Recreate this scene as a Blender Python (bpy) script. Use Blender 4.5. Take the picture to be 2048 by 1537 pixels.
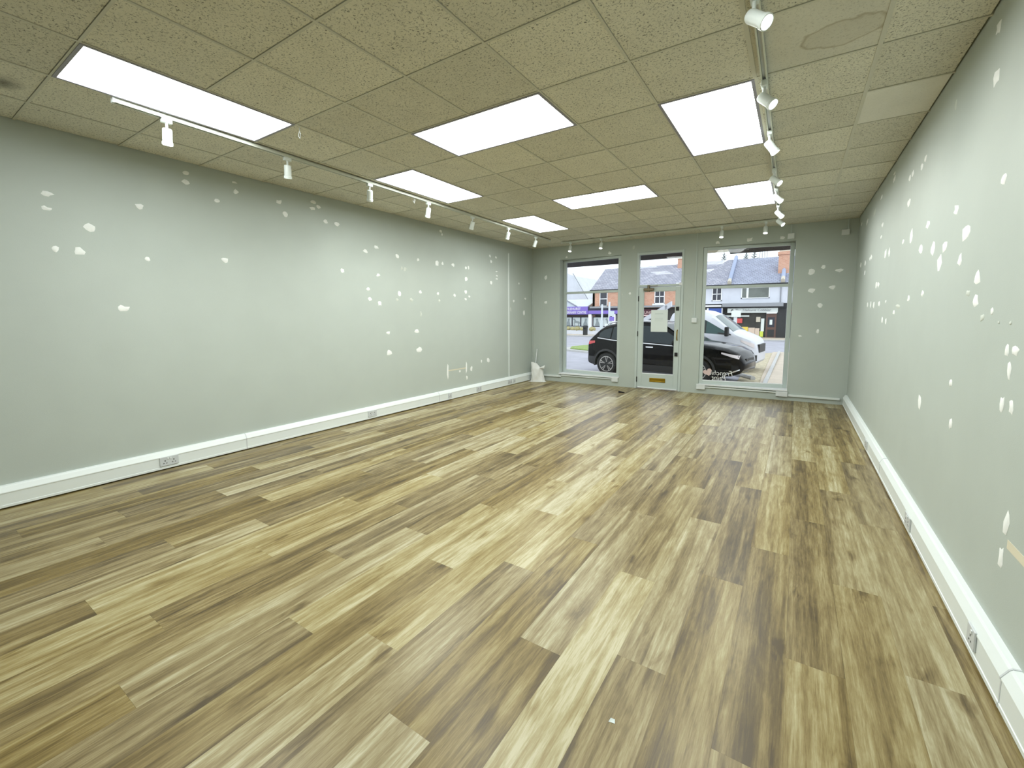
import bpy, bmesh, math, random
from mathutils import Vector, Matrix

for _o in list(bpy.data.objects):
    bpy.data.objects.remove(_o)
SC = bpy.context.scene
COL = SC.collection
PI = math.pi

# ---------------------------------------------------------------- camera
W, D0, H = 5.649, 8.4026, 2.904          # room width, depth at the left corner, ceiling height
TH = math.atan2(0.154, W)                # the shopfront wall runs very slightly askew
cam_d = bpy.data.cameras.new('camera')
cam = bpy.data.objects.new('camera', cam_d)
COL.objects.link(cam)
cam_d.sensor_width = 36.0
cam_d.lens = 15.203
cam_d.shift_x = -0.00148
cam_d.shift_y = -0.02323
cam_d.clip_start = 0.02
cam_d.clip_end = 400
_r = Vector((0.83829913, 0.54519785, -0.00372521))
_u = Vector((-0.0522617, 0.08715525, 0.99482294))
_b = Vector((0.54269999, -0.83376452, 0.10155514))
cam.matrix_world = Matrix(((_r.x, _u.x, _b.x, 4.938), (_r.y, _u.y, _b.y, 0.0),
                           (_r.z, _u.z, _b.z, 1.4327), (0, 0, 0, 1)))
SC.camera = cam

# ---------------------------------------------------------------- sky, added fill sun, exposure
world = bpy.data.worlds.new('overcast_sky')
SC.world = world
world.use_nodes = True
_nt = world.node_tree
_bg = _nt.nodes['Background']
_bg.inputs['Color'].default_value = (0.86, 0.93, 1.0, 1)
_bg.inputs['Strength'].default_value = 1.7
_sd = bpy.data.lights.new('facade_fill_sun', 'SUN')
_sd.energy = 0.7
_sd.angle = math.radians(60)
_sd.color = (1.0, 0.985, 0.96)
_sun = bpy.data.objects.new('facade_fill_sun', _sd)
COL.objects.link(_sun)
_sun.rotation_euler = (math.radians(48), 0, math.radians(12))   # added soft light from high behind the shop, brightens the far facades
SC.view_settings.view_transform = 'Standard'
SC.view_settings.look = 'None'
SC.view_settings.exposure = 0.0
SC.view_settings.gamma = 1.0
SC.view_settings.use_curve_mapping = False
SC.cycles.adaptive_threshold = 0.04
SC.cycles.use_light_tree = False
SC.cycles.max_bounces = 7
SC.cycles.diffuse_bounces = 3
SC.cycles.glossy_bounces = 3
SC.cycles.transmission_bounces = 3
SC.cycles.transparent_max_bounces = 14
SC.cycles.caustics_reflective = False
SC.cycles.caustics_refractive = False
PANEL_GLOW = 15.5        # ceiling light panels
SPOT_WATTS = 13.0         # track spot lamps

# ---------------------------------------------------------------- helpers
class MB:
    """collects geometry for one mesh object"""
    def __init__(s):
        s.v = []; s.f = []
    def add(s, vs, fs):
        o = len(s.v); s.v += [tuple(p) for p in vs]; s.f += [tuple(i + o for i in f) for f in fs]; return s
    def box(s, x0, x1, y0, y1, z0, z1):
        return s.add([(x0,y0,z0),(x1,y0,z0),(x1,y1,z0),(x0,y1,z0),(x0,y0,z1),(x1,y0,z1),(x1,y1,z1),(x0,y1,z1)],
                     [(3,2,1,0),(4,5,6,7),(0,1,5,4),(1,2,6,5),(2,3,7,6),(3,0,4,7)])
    def prism(s, poly, axis, a, b):
        """polygon in the plane normal to axis, extruded from a to b"""
        def P(p, t):
            return (t,p[0],p[1]) if axis == 'x' else (p[0],t,p[1]) if axis == 'y' else (p[0],p[1],t)
        n = len(poly)
        return s.add([P(p,a) for p in poly] + [P(p,b) for p in poly],
                     [tuple(range(n))[::-1], tuple(range(n,2*n))] + [(i,(i+1)%n,n+(i+1)%n,n+i) for i in range(n)])
    def lathe(s, prof, n=20, M=None, cap=True):
        """profile [(r,h)] turned about z; M places it"""
        vs = []; fs = []
        for r,h in prof:
            for k in range(n):
                a = 2*PI*k/n; vs.append(Vector((r*math.cos(a), r*math.sin(a), h)))
        for i in range(len(prof)-1):
            for k in range(n):
                fs.append((i*n+k, i*n+(k+1)%n, (i+1)*n+(k+1)%n, (i+1)*n+k))
        if cap:
            fs.append(tuple(range(n))[::-1]); fs.append(tuple(range((len(prof)-1)*n, len(prof)*n)))
        if M is not None: vs = [M @ p for p in vs]
        return s.add(vs, fs)
    def tube(s, pts, r, n=8):
        pts = [Vector(p) for p in pts]; vs = []; fs = []
        for i,p in enumerate(pts):
            d = (pts[min(i+1,len(pts)-1)] - pts[max(i-1,0)]).normalized()
            a = d.orthogonal().normalized(); b = d.cross(a)
            rr = r[i] if isinstance(r,(list,tuple)) else r
            if i: # keep frames aligned
                a = (pa - d*pa.dot(d)).normalized(); b = d.cross(a)
            pa = a
            for k in range(n):
                t = 2*PI*k/n; vs.append(p + (a*math.cos(t)+b*math.sin(t))*rr)
        for i in range(len(pts)-1):
            for k in range(n):
                fs.append((i*n+k, i*n+(k+1)%n, (i+1)*n+(k+1)%n, (i+1)*n+k))
        fs.append(tuple(range(n))[::-1]); fs.append(tuple(range((len(pts)-1)*n, len(pts)*n)))
        return s.add(vs, fs)
    def grid(s, fn, nu, nv):
        vs = [fn(i/nu, j/nv) for i in range(nu+1) for j in range(nv+1)]
        return s.add(vs, [(i*(nv+1)+j,(i+1)*(nv+1)+j,(i+1)*(nv+1)+j+1,i*(nv+1)+j+1) for i in range(nu) for j in range(nv)])
    def mesh(s, name, mat=None, smooth=None):
        me = bpy.data.meshes.new(name)
        me.from_pydata(s.v, [], s.f)
        bm = bmesh.new(); bm.from_mesh(me); bmesh.ops.recalc_face_normals(bm, faces=bm.faces); bm.to_mesh(me); bm.free()
        if smooth is not None:
            for p in me.polygons: p.use_smooth = True
            me.set_sharp_from_angle(angle=math.radians(smooth))
        if mat: me.materials.append(mat)
        return me
    def build(s, name, mat=None, parent=None, smooth=None, loc=None, rot=None, bevel=0):
        return obj(name, s.mesh(name, mat, smooth), parent, loc, rot, bevel)

def obj(name, data, parent=None, loc=None, rot=None, bevel=0):
    o = bpy.data.objects.new(name, data); COL.objects.link(o)
    if parent is not None: o.parent = parent
    if loc is not None: o.location = loc
    if rot is not None: o.rotation_euler = rot
    if bevel:
        m = o.modifiers.new('bevel', 'BEVEL'); m.width = bevel; m.segments = 2; m.limit_method = 'ANGLE'
    return o
def tag(o, label=None, cat=None, group=None, kind=None):
    if label: o['label'] = label
    if cat: o['category'] = cat
    if group: o['group'] = group
    if kind: o['kind'] = kind
    return o
def empty(name, loc=(0,0,0), rz=0, parent=None):
    return obj(name, None, parent, loc, (0,0,rz))
def box(name, x0, x1, y0, y1, z0, z1, mat, parent=None, bevel=0, loc=None, rot=None):
    return MB().box(x0,x1,y0,y1,z0,z1).build(name, mat, parent, None, loc, rot, bevel)
def copy_tree(o, parent=None):
    c = o.copy(); COL.objects.link(c); c.parent = parent
    for ch in list(o.children): copy_tree(ch, c)
    return c
def text(name, body, size, mat, parent, loc, rot, shear=0, mirror=False, align='CENTER', ext=0.002, sx=1.0):
    cu = bpy.data.curves.new(name, 'FONT'); cu.body = body; cu.size = size; cu.shear = shear
    cu.align_x = align; cu.align_y = 'CENTER'; cu.extrude = ext; cu.resolution_u = 3
    cu.materials.append(mat)
    tmp = obj(name, cu)
    dg = bpy.context.evaluated_depsgraph_get()
    me = bpy.data.meshes.new_from_object(tmp.evaluated_get(dg)); me.name = name
    bpy.data.objects.remove(tmp)
    o = obj(name, me, parent, loc, rot)
    o.scale = ((-sx if mirror else sx), 1, 1)
    return o

# ---------------------------------------------------------------- materials
def nodes(name):
    m = bpy.data.materials.new(name); m.use_nodes = True
    nt = m.node_tree
    return m, nt, nt.nodes['Principled BSDF'], nt.links
def S(h):
    """sRGB 0-255 triple to linear"""
    return tuple(((c/255/12.92) if c/255 <= 0.04045 else ((c/255+0.055)/1.055)**2.4) for c in h) + (1.0,)
def plain(name, rgb, rough=0.5, metal=0.0, noise=0.0, scale=8.0, bump=0.0, bscale=60.0, coat=0.0, spec=0.5):
    m, nt, b, L = nodes(name)
    b.inputs['Roughness'].default_value = rough; b.inputs['Metallic'].default_value = metal
    b.inputs['Specular IOR Level'].default_value = spec
    if coat: b.inputs['Coat Weight'].default_value = coat; b.inputs['Coat Roughness'].default_value = 0.03
    c = S(rgb)
    tc = nt.nodes.new('ShaderNodeTexCoord')
    if noise:
        n = nt.nodes.new('ShaderNodeTexNoise'); n.inputs['Scale'].default_value = scale; n.inputs['Detail'].default_value = 5
        r = nt.nodes.new('ShaderNodeMapRange'); r.inputs['To Min'].default_value = 1-noise; r.inputs['To Max'].default_value = 1+noise
        r.inputs['From Min'].default_value = .3; r.inputs['From Max'].default_value = .7
        mx = nt.nodes.new('ShaderNodeVectorMath'); mx.operation = 'SCALE'; mx.inputs[0].default_value = c[:3]
        L.new(tc.outputs['Object'], n.inputs['Vector']); L.new(n.outputs['Fac'], r.inputs['Value'])
        L.new(r.outputs['Result'], mx.inputs['Scale']); L.new(mx.outputs['Vector'], b.inputs['Base Color'])
    else:
        b.inputs['Base Color'].default_value = c
    if bump:
        n2 = nt.nodes.new('ShaderNodeTexNoise'); n2.inputs['Scale'].default_value = bscale; n2.inputs['Detail'].default_value = 4
        bp = nt.nodes.new('ShaderNodeBump'); bp.inputs['Strength'].default_value = bump; bp.inputs['Distance'].default_value = 0.01
        L.new(tc.outputs['Object'], n2.inputs['Vector']); L.new(n2.outputs['Fac'], bp.inputs['Height']); L.new(bp.outputs['Normal'], b.inputs['Normal'])
    return m
def emit(name, rgb, strength):
    m = bpy.data.materials.new(name); m.use_nodes = True; nt = m.node_tree
    nt.nodes.remove(nt.nodes['Principled BSDF'])
    e = nt.nodes.new('ShaderNodeEmission'); e.inputs['Color'].default_value = rgb + (1,) if len(rgb) == 3 else rgb
    e.inputs['Strength'].default_value = strength
    nt.links.new(e.outputs['Emission'], nt.nodes['Material Output'].inputs['Surface'])
    return m
def pane_glass(name, tint=(0.98,0.99,0.985), refl=0.45):
    """thin window glass: clear with a Fresnel sheen"""
    m = bpy.data.materials.new(name); m.use_nodes = True; nt = m.node_tree; L = nt.links
    nt.nodes.remove(nt.nodes['Principled BSDF'])
    t = nt.nodes.new('ShaderNodeBsdfTransparent'); t.inputs['Color'].default_value = tint + (1,)
    g = nt.nodes.new('ShaderNodeBsdfGlossy'); g.inputs['Roughness'].default_value = 0.0
    f = nt.nodes.new('ShaderNodeFresnel'); f.inputs['IOR'].default_value = 1.45
    mu = nt.nodes.new('ShaderNodeMath'); mu.operation = 'MULTIPLY'; mu.inputs[1].default_value = refl
    mx = nt.nodes.new('ShaderNodeMixShader')
    L.new(f.outputs['Fac'], mu.inputs[0]); L.new(mu.outputs['Value'], mx.inputs['Fac'])
    L.new(t.outputs['BSDF'], mx.inputs[1]); L.new(g.outputs['BSDF'], mx.inputs[2])
    L.new(mx.outputs['Shader'], nt.nodes['Material Output'].inputs['Surface'])
    return m

def mat_floor():
    """printed oak plank: lengthwise grain, strips, knots; seed and tone come with each plank (object colour)"""
    m, nt, b, L = nodes('oak_effect_plank')
    N = nt.nodes.new
    tc = N('ShaderNodeTexCoord'); oi = N('ShaderNodeObjectInfo'); sp = N('ShaderNodeSeparateColor')
    L.new(oi.outputs['Color'], sp.inputs['Color'])
    def math_(op, a, bb, clamp=False):
        n = N('ShaderNodeMath'); n.operation = op; n.use_clamp = clamp
        for i, q in enumerate((a, bb)):
            if q is None: continue
            if isinstance(q, (int, float)): n.inputs[i].default_value = q
            else: L.new(q, n.inputs[i])
        return n.outputs['Value']
    off = N('ShaderNodeCombineXYZ'); sd = math_('MULTIPLY', sp.outputs['Red'], 97.0)
    L.new(sd, off.inputs['X']); L.new(math_('MULTIPLY', sp.outputs['Red'], 53.0), off.inputs['Y']); L.new(sd, off.inputs['Z'])
    va = N('ShaderNodeVectorMath'); va.operation = 'ADD'; L.new(tc.outputs['Object'], va.inputs[0]); L.new(off.outputs['Vector'], va.inputs[1])
    def noise(sx, sy, detail, rough=0.55, dist=0.0, vec=None):
        mp = N('ShaderNodeMapping'); mp.inputs['Scale'].default_value = (sx, sy, 1); L.new(vec or va.outputs['Vector'], mp.inputs['Vector'])
        n = N('ShaderNodeTexNoise'); n.inputs['Scale'].default_value = 1; n.inputs['Detail'].default_value = detail
        n.inputs['Roughness'].default_value = rough; n.inputs['Distortion'].default_value = dist
        L.new(mp.outputs['Vector'], n.inputs['Vector']); return n.outputs['Fac']
    big = noise(22, 1.8, 3, 0.58, 1.0)            # broad streaks
    strip = noise(15, 0.10, 1, 0.4)              # lengthwise strips inside a plank
    swirl = noise(11, 2.4, 3, 0.6, 1.8)           # cathedral figure
    fine = noise(210, 16, 3, 0.8)                 # pores
    mid = noise(66, 3.0, 3, 0.62, 0.8)            # narrow streaks
    blotch = noise(6, 1.3, 2, 0.5, 0.5)          # light and dark reaches along a plank
    stp = N('ShaderNodeMapRange'); stp.interpolation_type = 'SMOOTHSTEP'; L.new(strip, stp.inputs['Value'])
    stp.inputs['From Min'].default_value = 0.44; stp.inputs['From Max'].default_value = 0.56
    # knots
    mpk = N('ShaderNodeMapping'); mpk.inputs['Scale'].default_value = (5.5, 2.6, 0.01); L.new(va.outputs['Vector'], mpk.inputs['Vector'])
    vo = N('ShaderNodeTexVoronoi'); vo.inputs['Scale'].default_value = 1.0; vo.feature = 'F1'; L.new(mpk.outputs['Vector'], vo.inputs['Vector'])
    wob = math_('ADD', vo.outputs['Distance'], math_('MULTIPLY', math_('SUBTRACT', swirl, 0.5), 0.5))
    kn = N('ShaderNodeMapRange'); L.new(wob, kn.inputs['Value']); kn.inputs['From Min'].default_value = 0.02; kn.inputs['From Max'].default_value = 0.20
    kn.inputs['To Min'].default_value = 1; kn.inputs['To Max'].default_value = 0
    v = math_('ADD', math_('MULTIPLY', big, 0.75), math_('ADD', math_('MULTIPLY', stp.outputs['Result'], 0.24), 0.30))
    v = math_('ADD', v, math_('MULTIPLY', swirl, 0.55))
    v = math_('ADD', v, math_('MULTIPLY', fine, 0.55))
    v = math_('ADD', v, math_('MULTIPLY', math_('SUBTRACT', blotch, 0.5), 0.7))
    v = math_('ADD', v, math_('MULTIPLY', math_('SUBTRACT', mid, 0.5), 0.85))
    v = math_('SUBTRACT', v, math_('MULTIPLY', kn.outputs['Result'], 0.34))
    v = math_('ADD', v, math_('MULTIPLY', math_('SUBTRACT', sp.outputs['Green'], 0.5), 0.60))
    ramp = N('ShaderNodeValToRGB'); cr = ramp.color_ramp
    mr = N('ShaderNodeMapRange'); L.new(v, mr.inputs['Value']); mr.inputs['From Min'].default_value = 0.78; mr.inputs['From Max'].default_value = 1.86
    L.new(mr.outputs['Result'], ramp.inputs['Fac'])
    cr.elements[0].position = 0.0; cr.elements[0].color = S((76, 62, 36))
    cr.elements[1].position = 1.0; cr.elements[1].color = S((190, 182, 152))
    for p_, c_ in ((0.2, (100, 84, 50)), (0.42, (128, 111, 72)), (0.6, (148, 133, 93)), (0.8, (168, 157, 120))):
        e = cr.elements.new(p_); e.color = S(c_)
    # a few greyer planks
    hs = N('ShaderNodeHueSaturation'); L.new(ramp.outputs['Color'], hs.inputs['Color'])
    L.new(math_('ADD', math_('MULTIPLY', sp.outputs['Blue'], 0.22), 0.92), hs.inputs['Saturation'])
    L.new(hs.outputs['Color'], b.inputs['Base Color'])
    rr = N('ShaderNodeMapRange'); L.new(fine, rr.inputs['Value']); rr.inputs['To Min'].default_value = 0.28; rr.inputs['To Max'].default_value = 0.42
    L.new(rr.outputs['Result'], b.inputs['Roughness']); b.inputs['Specular IOR Level'].default_value = 0.48
    return m

def mat_tile(name, rgb, pits=1.0, stain=None):
    """mineral-fibre ceiling tile with fine fissures; tone varies by tile (object colour)"""
    m, nt, b, L = nodes(name); N = nt.nodes.new
    tc = N('ShaderNodeTexCoord'); oi = N('ShaderNodeObjectInfo'); sp = N('ShaderNodeSeparateColor'); L.new(oi.outputs['Color'], sp.inputs['Color'])
    vs = N('ShaderNodeVectorMath'); vs.operation = 'SCALE'; L.new(oi.outputs['Color'], vs.inputs[0]); vs.inputs['Scale'].default_value = 31.0
    va = N('ShaderNodeVectorMath'); va.operation = 'ADD'; L.new(tc.outputs['Object'], va.inputs[0]); L.new(vs.outputs['Vector'], va.inputs[1])
    n = N('ShaderNodeTexNoise'); n.inputs['Scale'].default_value = 95; n.inputs['Detail'].default_value = 3; n.inputs['Roughness'].default_value = 0.6
    n.inputs['Distortion'].default_value = 0.8; L.new(va.outputs['Vector'], n.inputs['Vector'])
    r = N('ShaderNodeMapRange'); L.new(n.outputs['Fac'], r.inputs['Value']); r.inputs['From Min'].default_value = 0.31; r.inputs['From Max'].default_value = 0.46
    n2 = N('ShaderNodeTexNoise'); n2.inputs['Scale'].default_value = 5; n2.inputs['Detail'].default_value = 3; L.new(va.outputs['Vector'], n2.inputs['Vector'])
    r2 = N('ShaderNodeMapRange'); L.new(n2.outputs['Fac'], r2.inputs['Value']); r2.inputs['To Min'].default_value = 0.90; r2.inputs['To Max'].default_value = 1.08
    r3 = N('ShaderNodeMapRange'); L.new(sp.outputs['Green'], r3.inputs['Value']); r3.inputs['To Min'].default_value = 0.90; r3.inputs['To Max'].default_value = 1.06
    mx = N('ShaderNodeMix'); mx.data_type = 'RGBA'; L.new(r.outputs['Result'], mx.inputs['Factor'])
    c = S(rgb); d = tuple(q*(1-0.72*pits) for q in c[:3]) + (1,)
    mx.inputs['A'].default_value = d; mx.inputs['B'].default_value = c
    s1 = N('ShaderNodeVectorMath'); s1.operation = 'SCALE'; L.new(mx.outputs['Result'], s1.inputs[0]); L.new(r2.outputs['Result'], s1.inputs['Scale'])
    s2 = N('ShaderNodeVectorMath'); s2.operation = 'SCALE'; L.new(s1.outputs['Vector'], s2.inputs[0]); L.new(r3.outputs['Result'], s2.inputs['Scale'])
    out = s2.outputs['Vector']
    if stain:
        sx, sy, rad, wid, col, kind = stain
        mp = N('ShaderNodeMapping'); mp.inputs['Location'].default_value = (-sx, -sy, 0); L.new(tc.outputs['Object'], mp.inputs['Vector'])
        mp2 = N('ShaderNodeMapping'); mp2.inputs['Scale'].default_value = (1.0, 1.5, 0); L.new(mp.outputs['Vector'], mp2.inputs['Vector'])
        ln = N('ShaderNodeVectorMath'); ln.operation = 'LENGTH'; L.new(mp2.outputs['Vector'], ln.inputs[0])
        wn = N('ShaderNodeTexNoise'); wn.inputs['Scale'].default_value = 9; L.new(tc.outputs['Object'], wn.inputs['Vector'])
        ad = N('ShaderNodeMath'); ad.operation = 'MULTIPLY_ADD'; L.new(wn.outputs['Fac'], ad.inputs[0]); ad.inputs[1].default_value = 0.12; L.new(ln.outputs['Value'], ad.inputs[2])
        rp = N('ShaderNodeValToRGB'); e = rp.color_ramp.elements
        mrr = N('ShaderNodeMapRange'); L.new(ad.outputs['Value'], mrr.inputs['Value']); mrr.inputs['From Max'].default_value = rad*2
        L.new(mrr.outputs['Result'], rp.inputs['Fac'])
        if kind == 'ring':
            e[0].position = 0.0; e[0].color = (0.10,)*3+(1,); e[1].position = 0.5+wid; e[1].color = (0,0,0,1)
            q = e.new(0.5-wid); q.color = (0.16,)*3+(1,); q = e.new(0.5); q.color = (0.62,)*3+(1,)
        else:
            e[0].position = 0.1; e[0].color = (0.8,)*3+(1,); e[1].position = 0.62; e[1].color = (0,0,0,1)
        m2 = N('ShaderNodeMix'); m2.data_type = 'RGBA'; L.new(rp.outputs['Color'], m2.inputs['Factor'])
        L.new(out, m2.inputs['A']); m2.inputs['B'].default_value = S(col); out = m2.outputs['Result']
    L.new(out, b.inputs['Base Color']); b.inputs['Roughness'].default_value = 0.9; b.inputs['Specular IOR Level'].default_value = 0.2
    bp = N('ShaderNodeBump'); bp.inputs['Strength'].default_value = 0.5*pits; bp.inputs['Distance'].default_value = 0.004
    L.new(r.outputs['Result'], bp.inputs['Height']); L.new(bp.outputs['Normal'], b.inputs['Normal'])
    return m

def mat_brick(name, c1, c2, mortar, sx=4.4, sy=13.3):
    m, nt, b, L = nodes(name); N = nt.nodes.new
    tc = N('ShaderNodeTexCoord'); mp = N('ShaderNodeMapping'); mp.inputs['Rotation'].default_value = (PI/2, 0, 0)
    L.new(tc.outputs['Object'], mp.inputs['Vector'])
    br = N('ShaderNodeTexBrick'); br.inputs['Color1'].default_value = S(c1); br.inputs['Color2'].default_value = S(c2); br.inputs['Mortar'].default_value = S(mortar)
    br.inputs['Scale'].default_value = 1; br.inputs['Brick Width'].default_value = 1/sx; br.inputs['Row Height'].default_value = 1/sy; br.inputs['Mortar Size'].default_value = 0.008
    L.new(mp.outputs['Vector'], br.inputs['Vector']); L.new(br.outputs['Color'], b.inputs['Base Color']); b.inputs['Roughness'].default_value = 0.9
    return m
def mat_slate(name, c1, c2):
    m, nt, b, L = nodes(name); N = nt.nodes.new
    tc = N('ShaderNodeTexCoord')
    br = N('ShaderNodeTexBrick'); br.inputs['Color1'].default_value = S(c1); br.inputs['Color2'].default_value = S(c2); br.inputs['Mortar'].default_value = S((116,118,130))
    br.inputs['Scale'].default_value = 1; br.inputs['Brick Width'].default_value = 0.3; br.inputs['Row Height'].default_value = 0.24; br.inputs['Mortar Size'].default_value = 0.018
    L.new(tc.outputs['Object'], br.inputs['Vector'])
    n = N('ShaderNodeTexNoise'); n.inputs['Scale'].default_value = 1.6; n.inputs['Detail'].default_value = 5; L.new(tc.outputs['Object'], n.inputs['Vector'])
    r = N('ShaderNodeMapRange'); L.new(n.outputs['Fac'], r.inputs['Value']); r.inputs['To Min'].default_value = 0.7; r.inputs['To Max'].default_value = 1.3
    s = N('ShaderNodeVectorMath'); s.operation = 'SCALE'; L.new(br.outputs['Color'], s.inputs[0]); L.new(r.outputs['Result'], s.inputs['Scale'])
    L.new(s.outputs['Vector'], b.inputs['Base Color']); b.inputs['Roughness'].default_value = 0.7
    return m

M = {}
M['wall'] = plain('grey_green_emulsion', (185, 193, 186), 0.6, noise=0.02, scale=3, bump=0.05, bscale=180)
M['filler'] = plain('white_filler', (244, 246, 243), 0.85, noise=0.04, scale=40)
M['filler_faint'] = plain('sanded_filler', (206, 211, 202), 0.85, noise=0.04, scale=40)
M['filler_yellow'] = plain('old_paint_line', (222, 214, 190), 0.8)
M['trim'] = plain('grey_gloss_trim', (196, 206, 202), 0.38)
M['trunk'] = plain('white_pvc', (232, 238, 236), 0.35)
M['plastic'] = plain('white_plastic', (226, 230, 230), 0.35)
M['socket'] = plain('socket_plastic', (206, 210, 212), 0.3)
M['dark'] = plain('dark_void', (16, 16, 14), 0.6)
M['tile'] = mat_tile('ceiling_tile_fissured', (229, 226, 210))
M['tile_plain'] = mat_tile('ceiling_tile_plain', (236, 234, 224), 0.15)
M['tile_stain'] = mat_tile('ceiling_tile_water_stained', (230, 227, 213), 0.35, (0.12, 0.06, 0.24, 0.04, (158, 146, 116), 'ring'))
M['tile_soot'] = mat_tile('ceiling_tile_sooted', (229, 226, 210), 1.0, (-0.06, 0.16, 0.17, 0.1, (40, 38, 32), 'blot'))
M['tee'] = plain('white_tee_bar', (208, 206, 190), 0.5)
M['alu'] = plain('grey_aluminium', (150, 148, 160), 0.45)
M['panel'] = emit('light_panel_diffuser', (0.94, 1.0, 0.985), PANEL_GLOW)
M['lamp'] = emit('spot_lamp_face', (1.0, 0.98, 0.95), 14.0)
M['lamp'].cycles.emission_sampling = 'NONE'      # the beam itself comes from the lamp's spot light
M['lampbody'] = plain('white_lamp_enamel', (226, 232, 228), 0.35)
M['rail'] = plain('white_track', (214, 218, 206), 0.4)
M['glass'] = pane_glass('window_pane_glass')
M['brass'] = plain('brass', (172, 142, 52), 0.28, 1.0)
M['chrome'] = plain('chrome', (200, 200, 200), 0.15, 1.0)
M['bronze'] = plain('bronze_closer', (120, 108, 86), 0.4, 0.6)
M['paper'] = plain('paper', (226, 234, 232), 0.8)
M['paper_grey'] = plain('printed_grey', (206, 216, 214), 0.8)
M['sack'] = plain('white_woven_sack', (232, 233, 230), 0.75, bump=0.3, bscale=25)
M['floor'] = mat_floor()
M['white'] = plain('white_paint', (238, 240, 242), 0.5)
M['pink'] = plain('pink_vinyl', (222, 196, 192), 0.5)
M['vinylwhite'] = plain('white_vinyl_letter', (240, 240, 240), 0.5)
# outdoors
M['asphalt'] = plain('asphalt', (168, 168, 178), 0.85, noise=0.12, scale=1.6, bump=0.3, bscale=30)
M['pave'] = plain('pavement_concrete', (196, 184, 168), 0.85, noise=0.06, scale=2.5)
M['kerb'] = plain('kerb_stone', (186, 186, 184), 0.85, noise=0.08, scale=6)
M['grass'] = plain('grass', (138, 160, 92), 0.9, noise=0.3, scale=14, bump=0.8, bscale=40)
M['earth'] = plain('gravel_verge', (186, 176, 150), 0.9, noise=0.25, scale=10)
M['brick'] = mat_brick('orange_brick', (198, 144, 118), (210, 162, 136), (206, 180, 164))
M['render'] = plain('white_render', (212, 216, 225), 0.85, noise=0.05, scale=1.5)
M['slate'] = mat_slate('slate_roof', (172, 172, 184), (146, 148, 162))
M['slate2'] = mat_slate('blue_slate_roof', (158, 164, 184), (146, 152, 172))
M['lead'] = plain('pale_blue_render', (162, 174, 200), 0.7)
M['stone'] = plain('pale_stone', (206, 200, 184), 0.8)
M['purple'] = plain('purple_sign', (128, 108, 196), 0.5)
M['navy'] = plain('navy_board', (40, 40, 62), 0.6)
M['blue'] = plain('blue_sign', (58, 88, 168), 0.5)
M['maroon'] = plain('maroon_board', (84, 40, 54), 0.6)
M['black'] = plain('black_paint_wood', (38, 40, 44), 0.5)
M['brown'] = plain('brown_door', (96, 70, 62), 0.5)
M['greybox'] = plain('grey_canopy', (146, 150, 156), 0.6)
M['shopdark'] = plain('shop_interior', (54, 54, 52), 0.6, noise=0.35, scale=1.4)
M['winlight'] = plain('frosted_window', (202, 212, 214), 0.4)
M['windark'] = plain('dark_window', (56, 58, 68), 0.12)
M['winmid'] = plain('net_window', (112, 118, 112), 0.2, noise=0.2, scale=1.2)
M['pet'] = plain('grey_silhouette', (142, 152, 156), 0.6)
M['yellow'] = plain('yellow_plastic', (232, 206, 92), 0.5)
M['green'] = plain('lime_poster', (208, 222, 92), 0.5)
M['cardboard'] = plain('pale_carton', (214, 196, 180), 0.7)
M['red'] = plain('red_poster', (208, 84, 84), 0.5)
M['canopy'] = plain('brown_canopy_board', (46, 36, 34), 0.7)
M['cream'] = plain('cream_soffit', (214, 206, 178), 0.7)
M['conifer'] = plain('conifer_foliage', (96, 112, 112), 0.9)
M['steel'] = plain('galvanised_post', (214, 220, 224), 0.5)
M['leaf'] = plain('dry_hedge', (170, 164, 120), 0.9, noise=0.4, scale=12, bump=1, bscale=20)
M['carblack'] = plain('black_car_paint', (4, 4, 5), 0.10, spec=0.14)
M['cladding'] = plain('black_plastic', (24, 24, 25), 0.55)
M['carglass'] = plain('car_glass', (22, 36, 40), 0.04, spec=0.4)
M['vanglass'] = plain('van_glass', (52, 80, 78), 0.05, spec=0.4)
M['vanwhite'] = plain('white_van_paint', (206, 209, 217), 0.3)
M['rubber'] = plain('tyre_rubber', (22, 22, 22), 0.8)
M['rim'] = plain('alloy_rim', (176, 172, 164), 0.3, 0.7)
M['taillight'] = plain('red_lens', (196, 70, 70), 0.15)
M['headlight'] = plain('clear_lens', (214, 206, 206), 0.1)

# ================================================================ THE ROOM
random.seed(7)
XL, XR = -0.025, W + 0.025
YR = -2.2                                   # rear wall, behind the viewer
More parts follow.
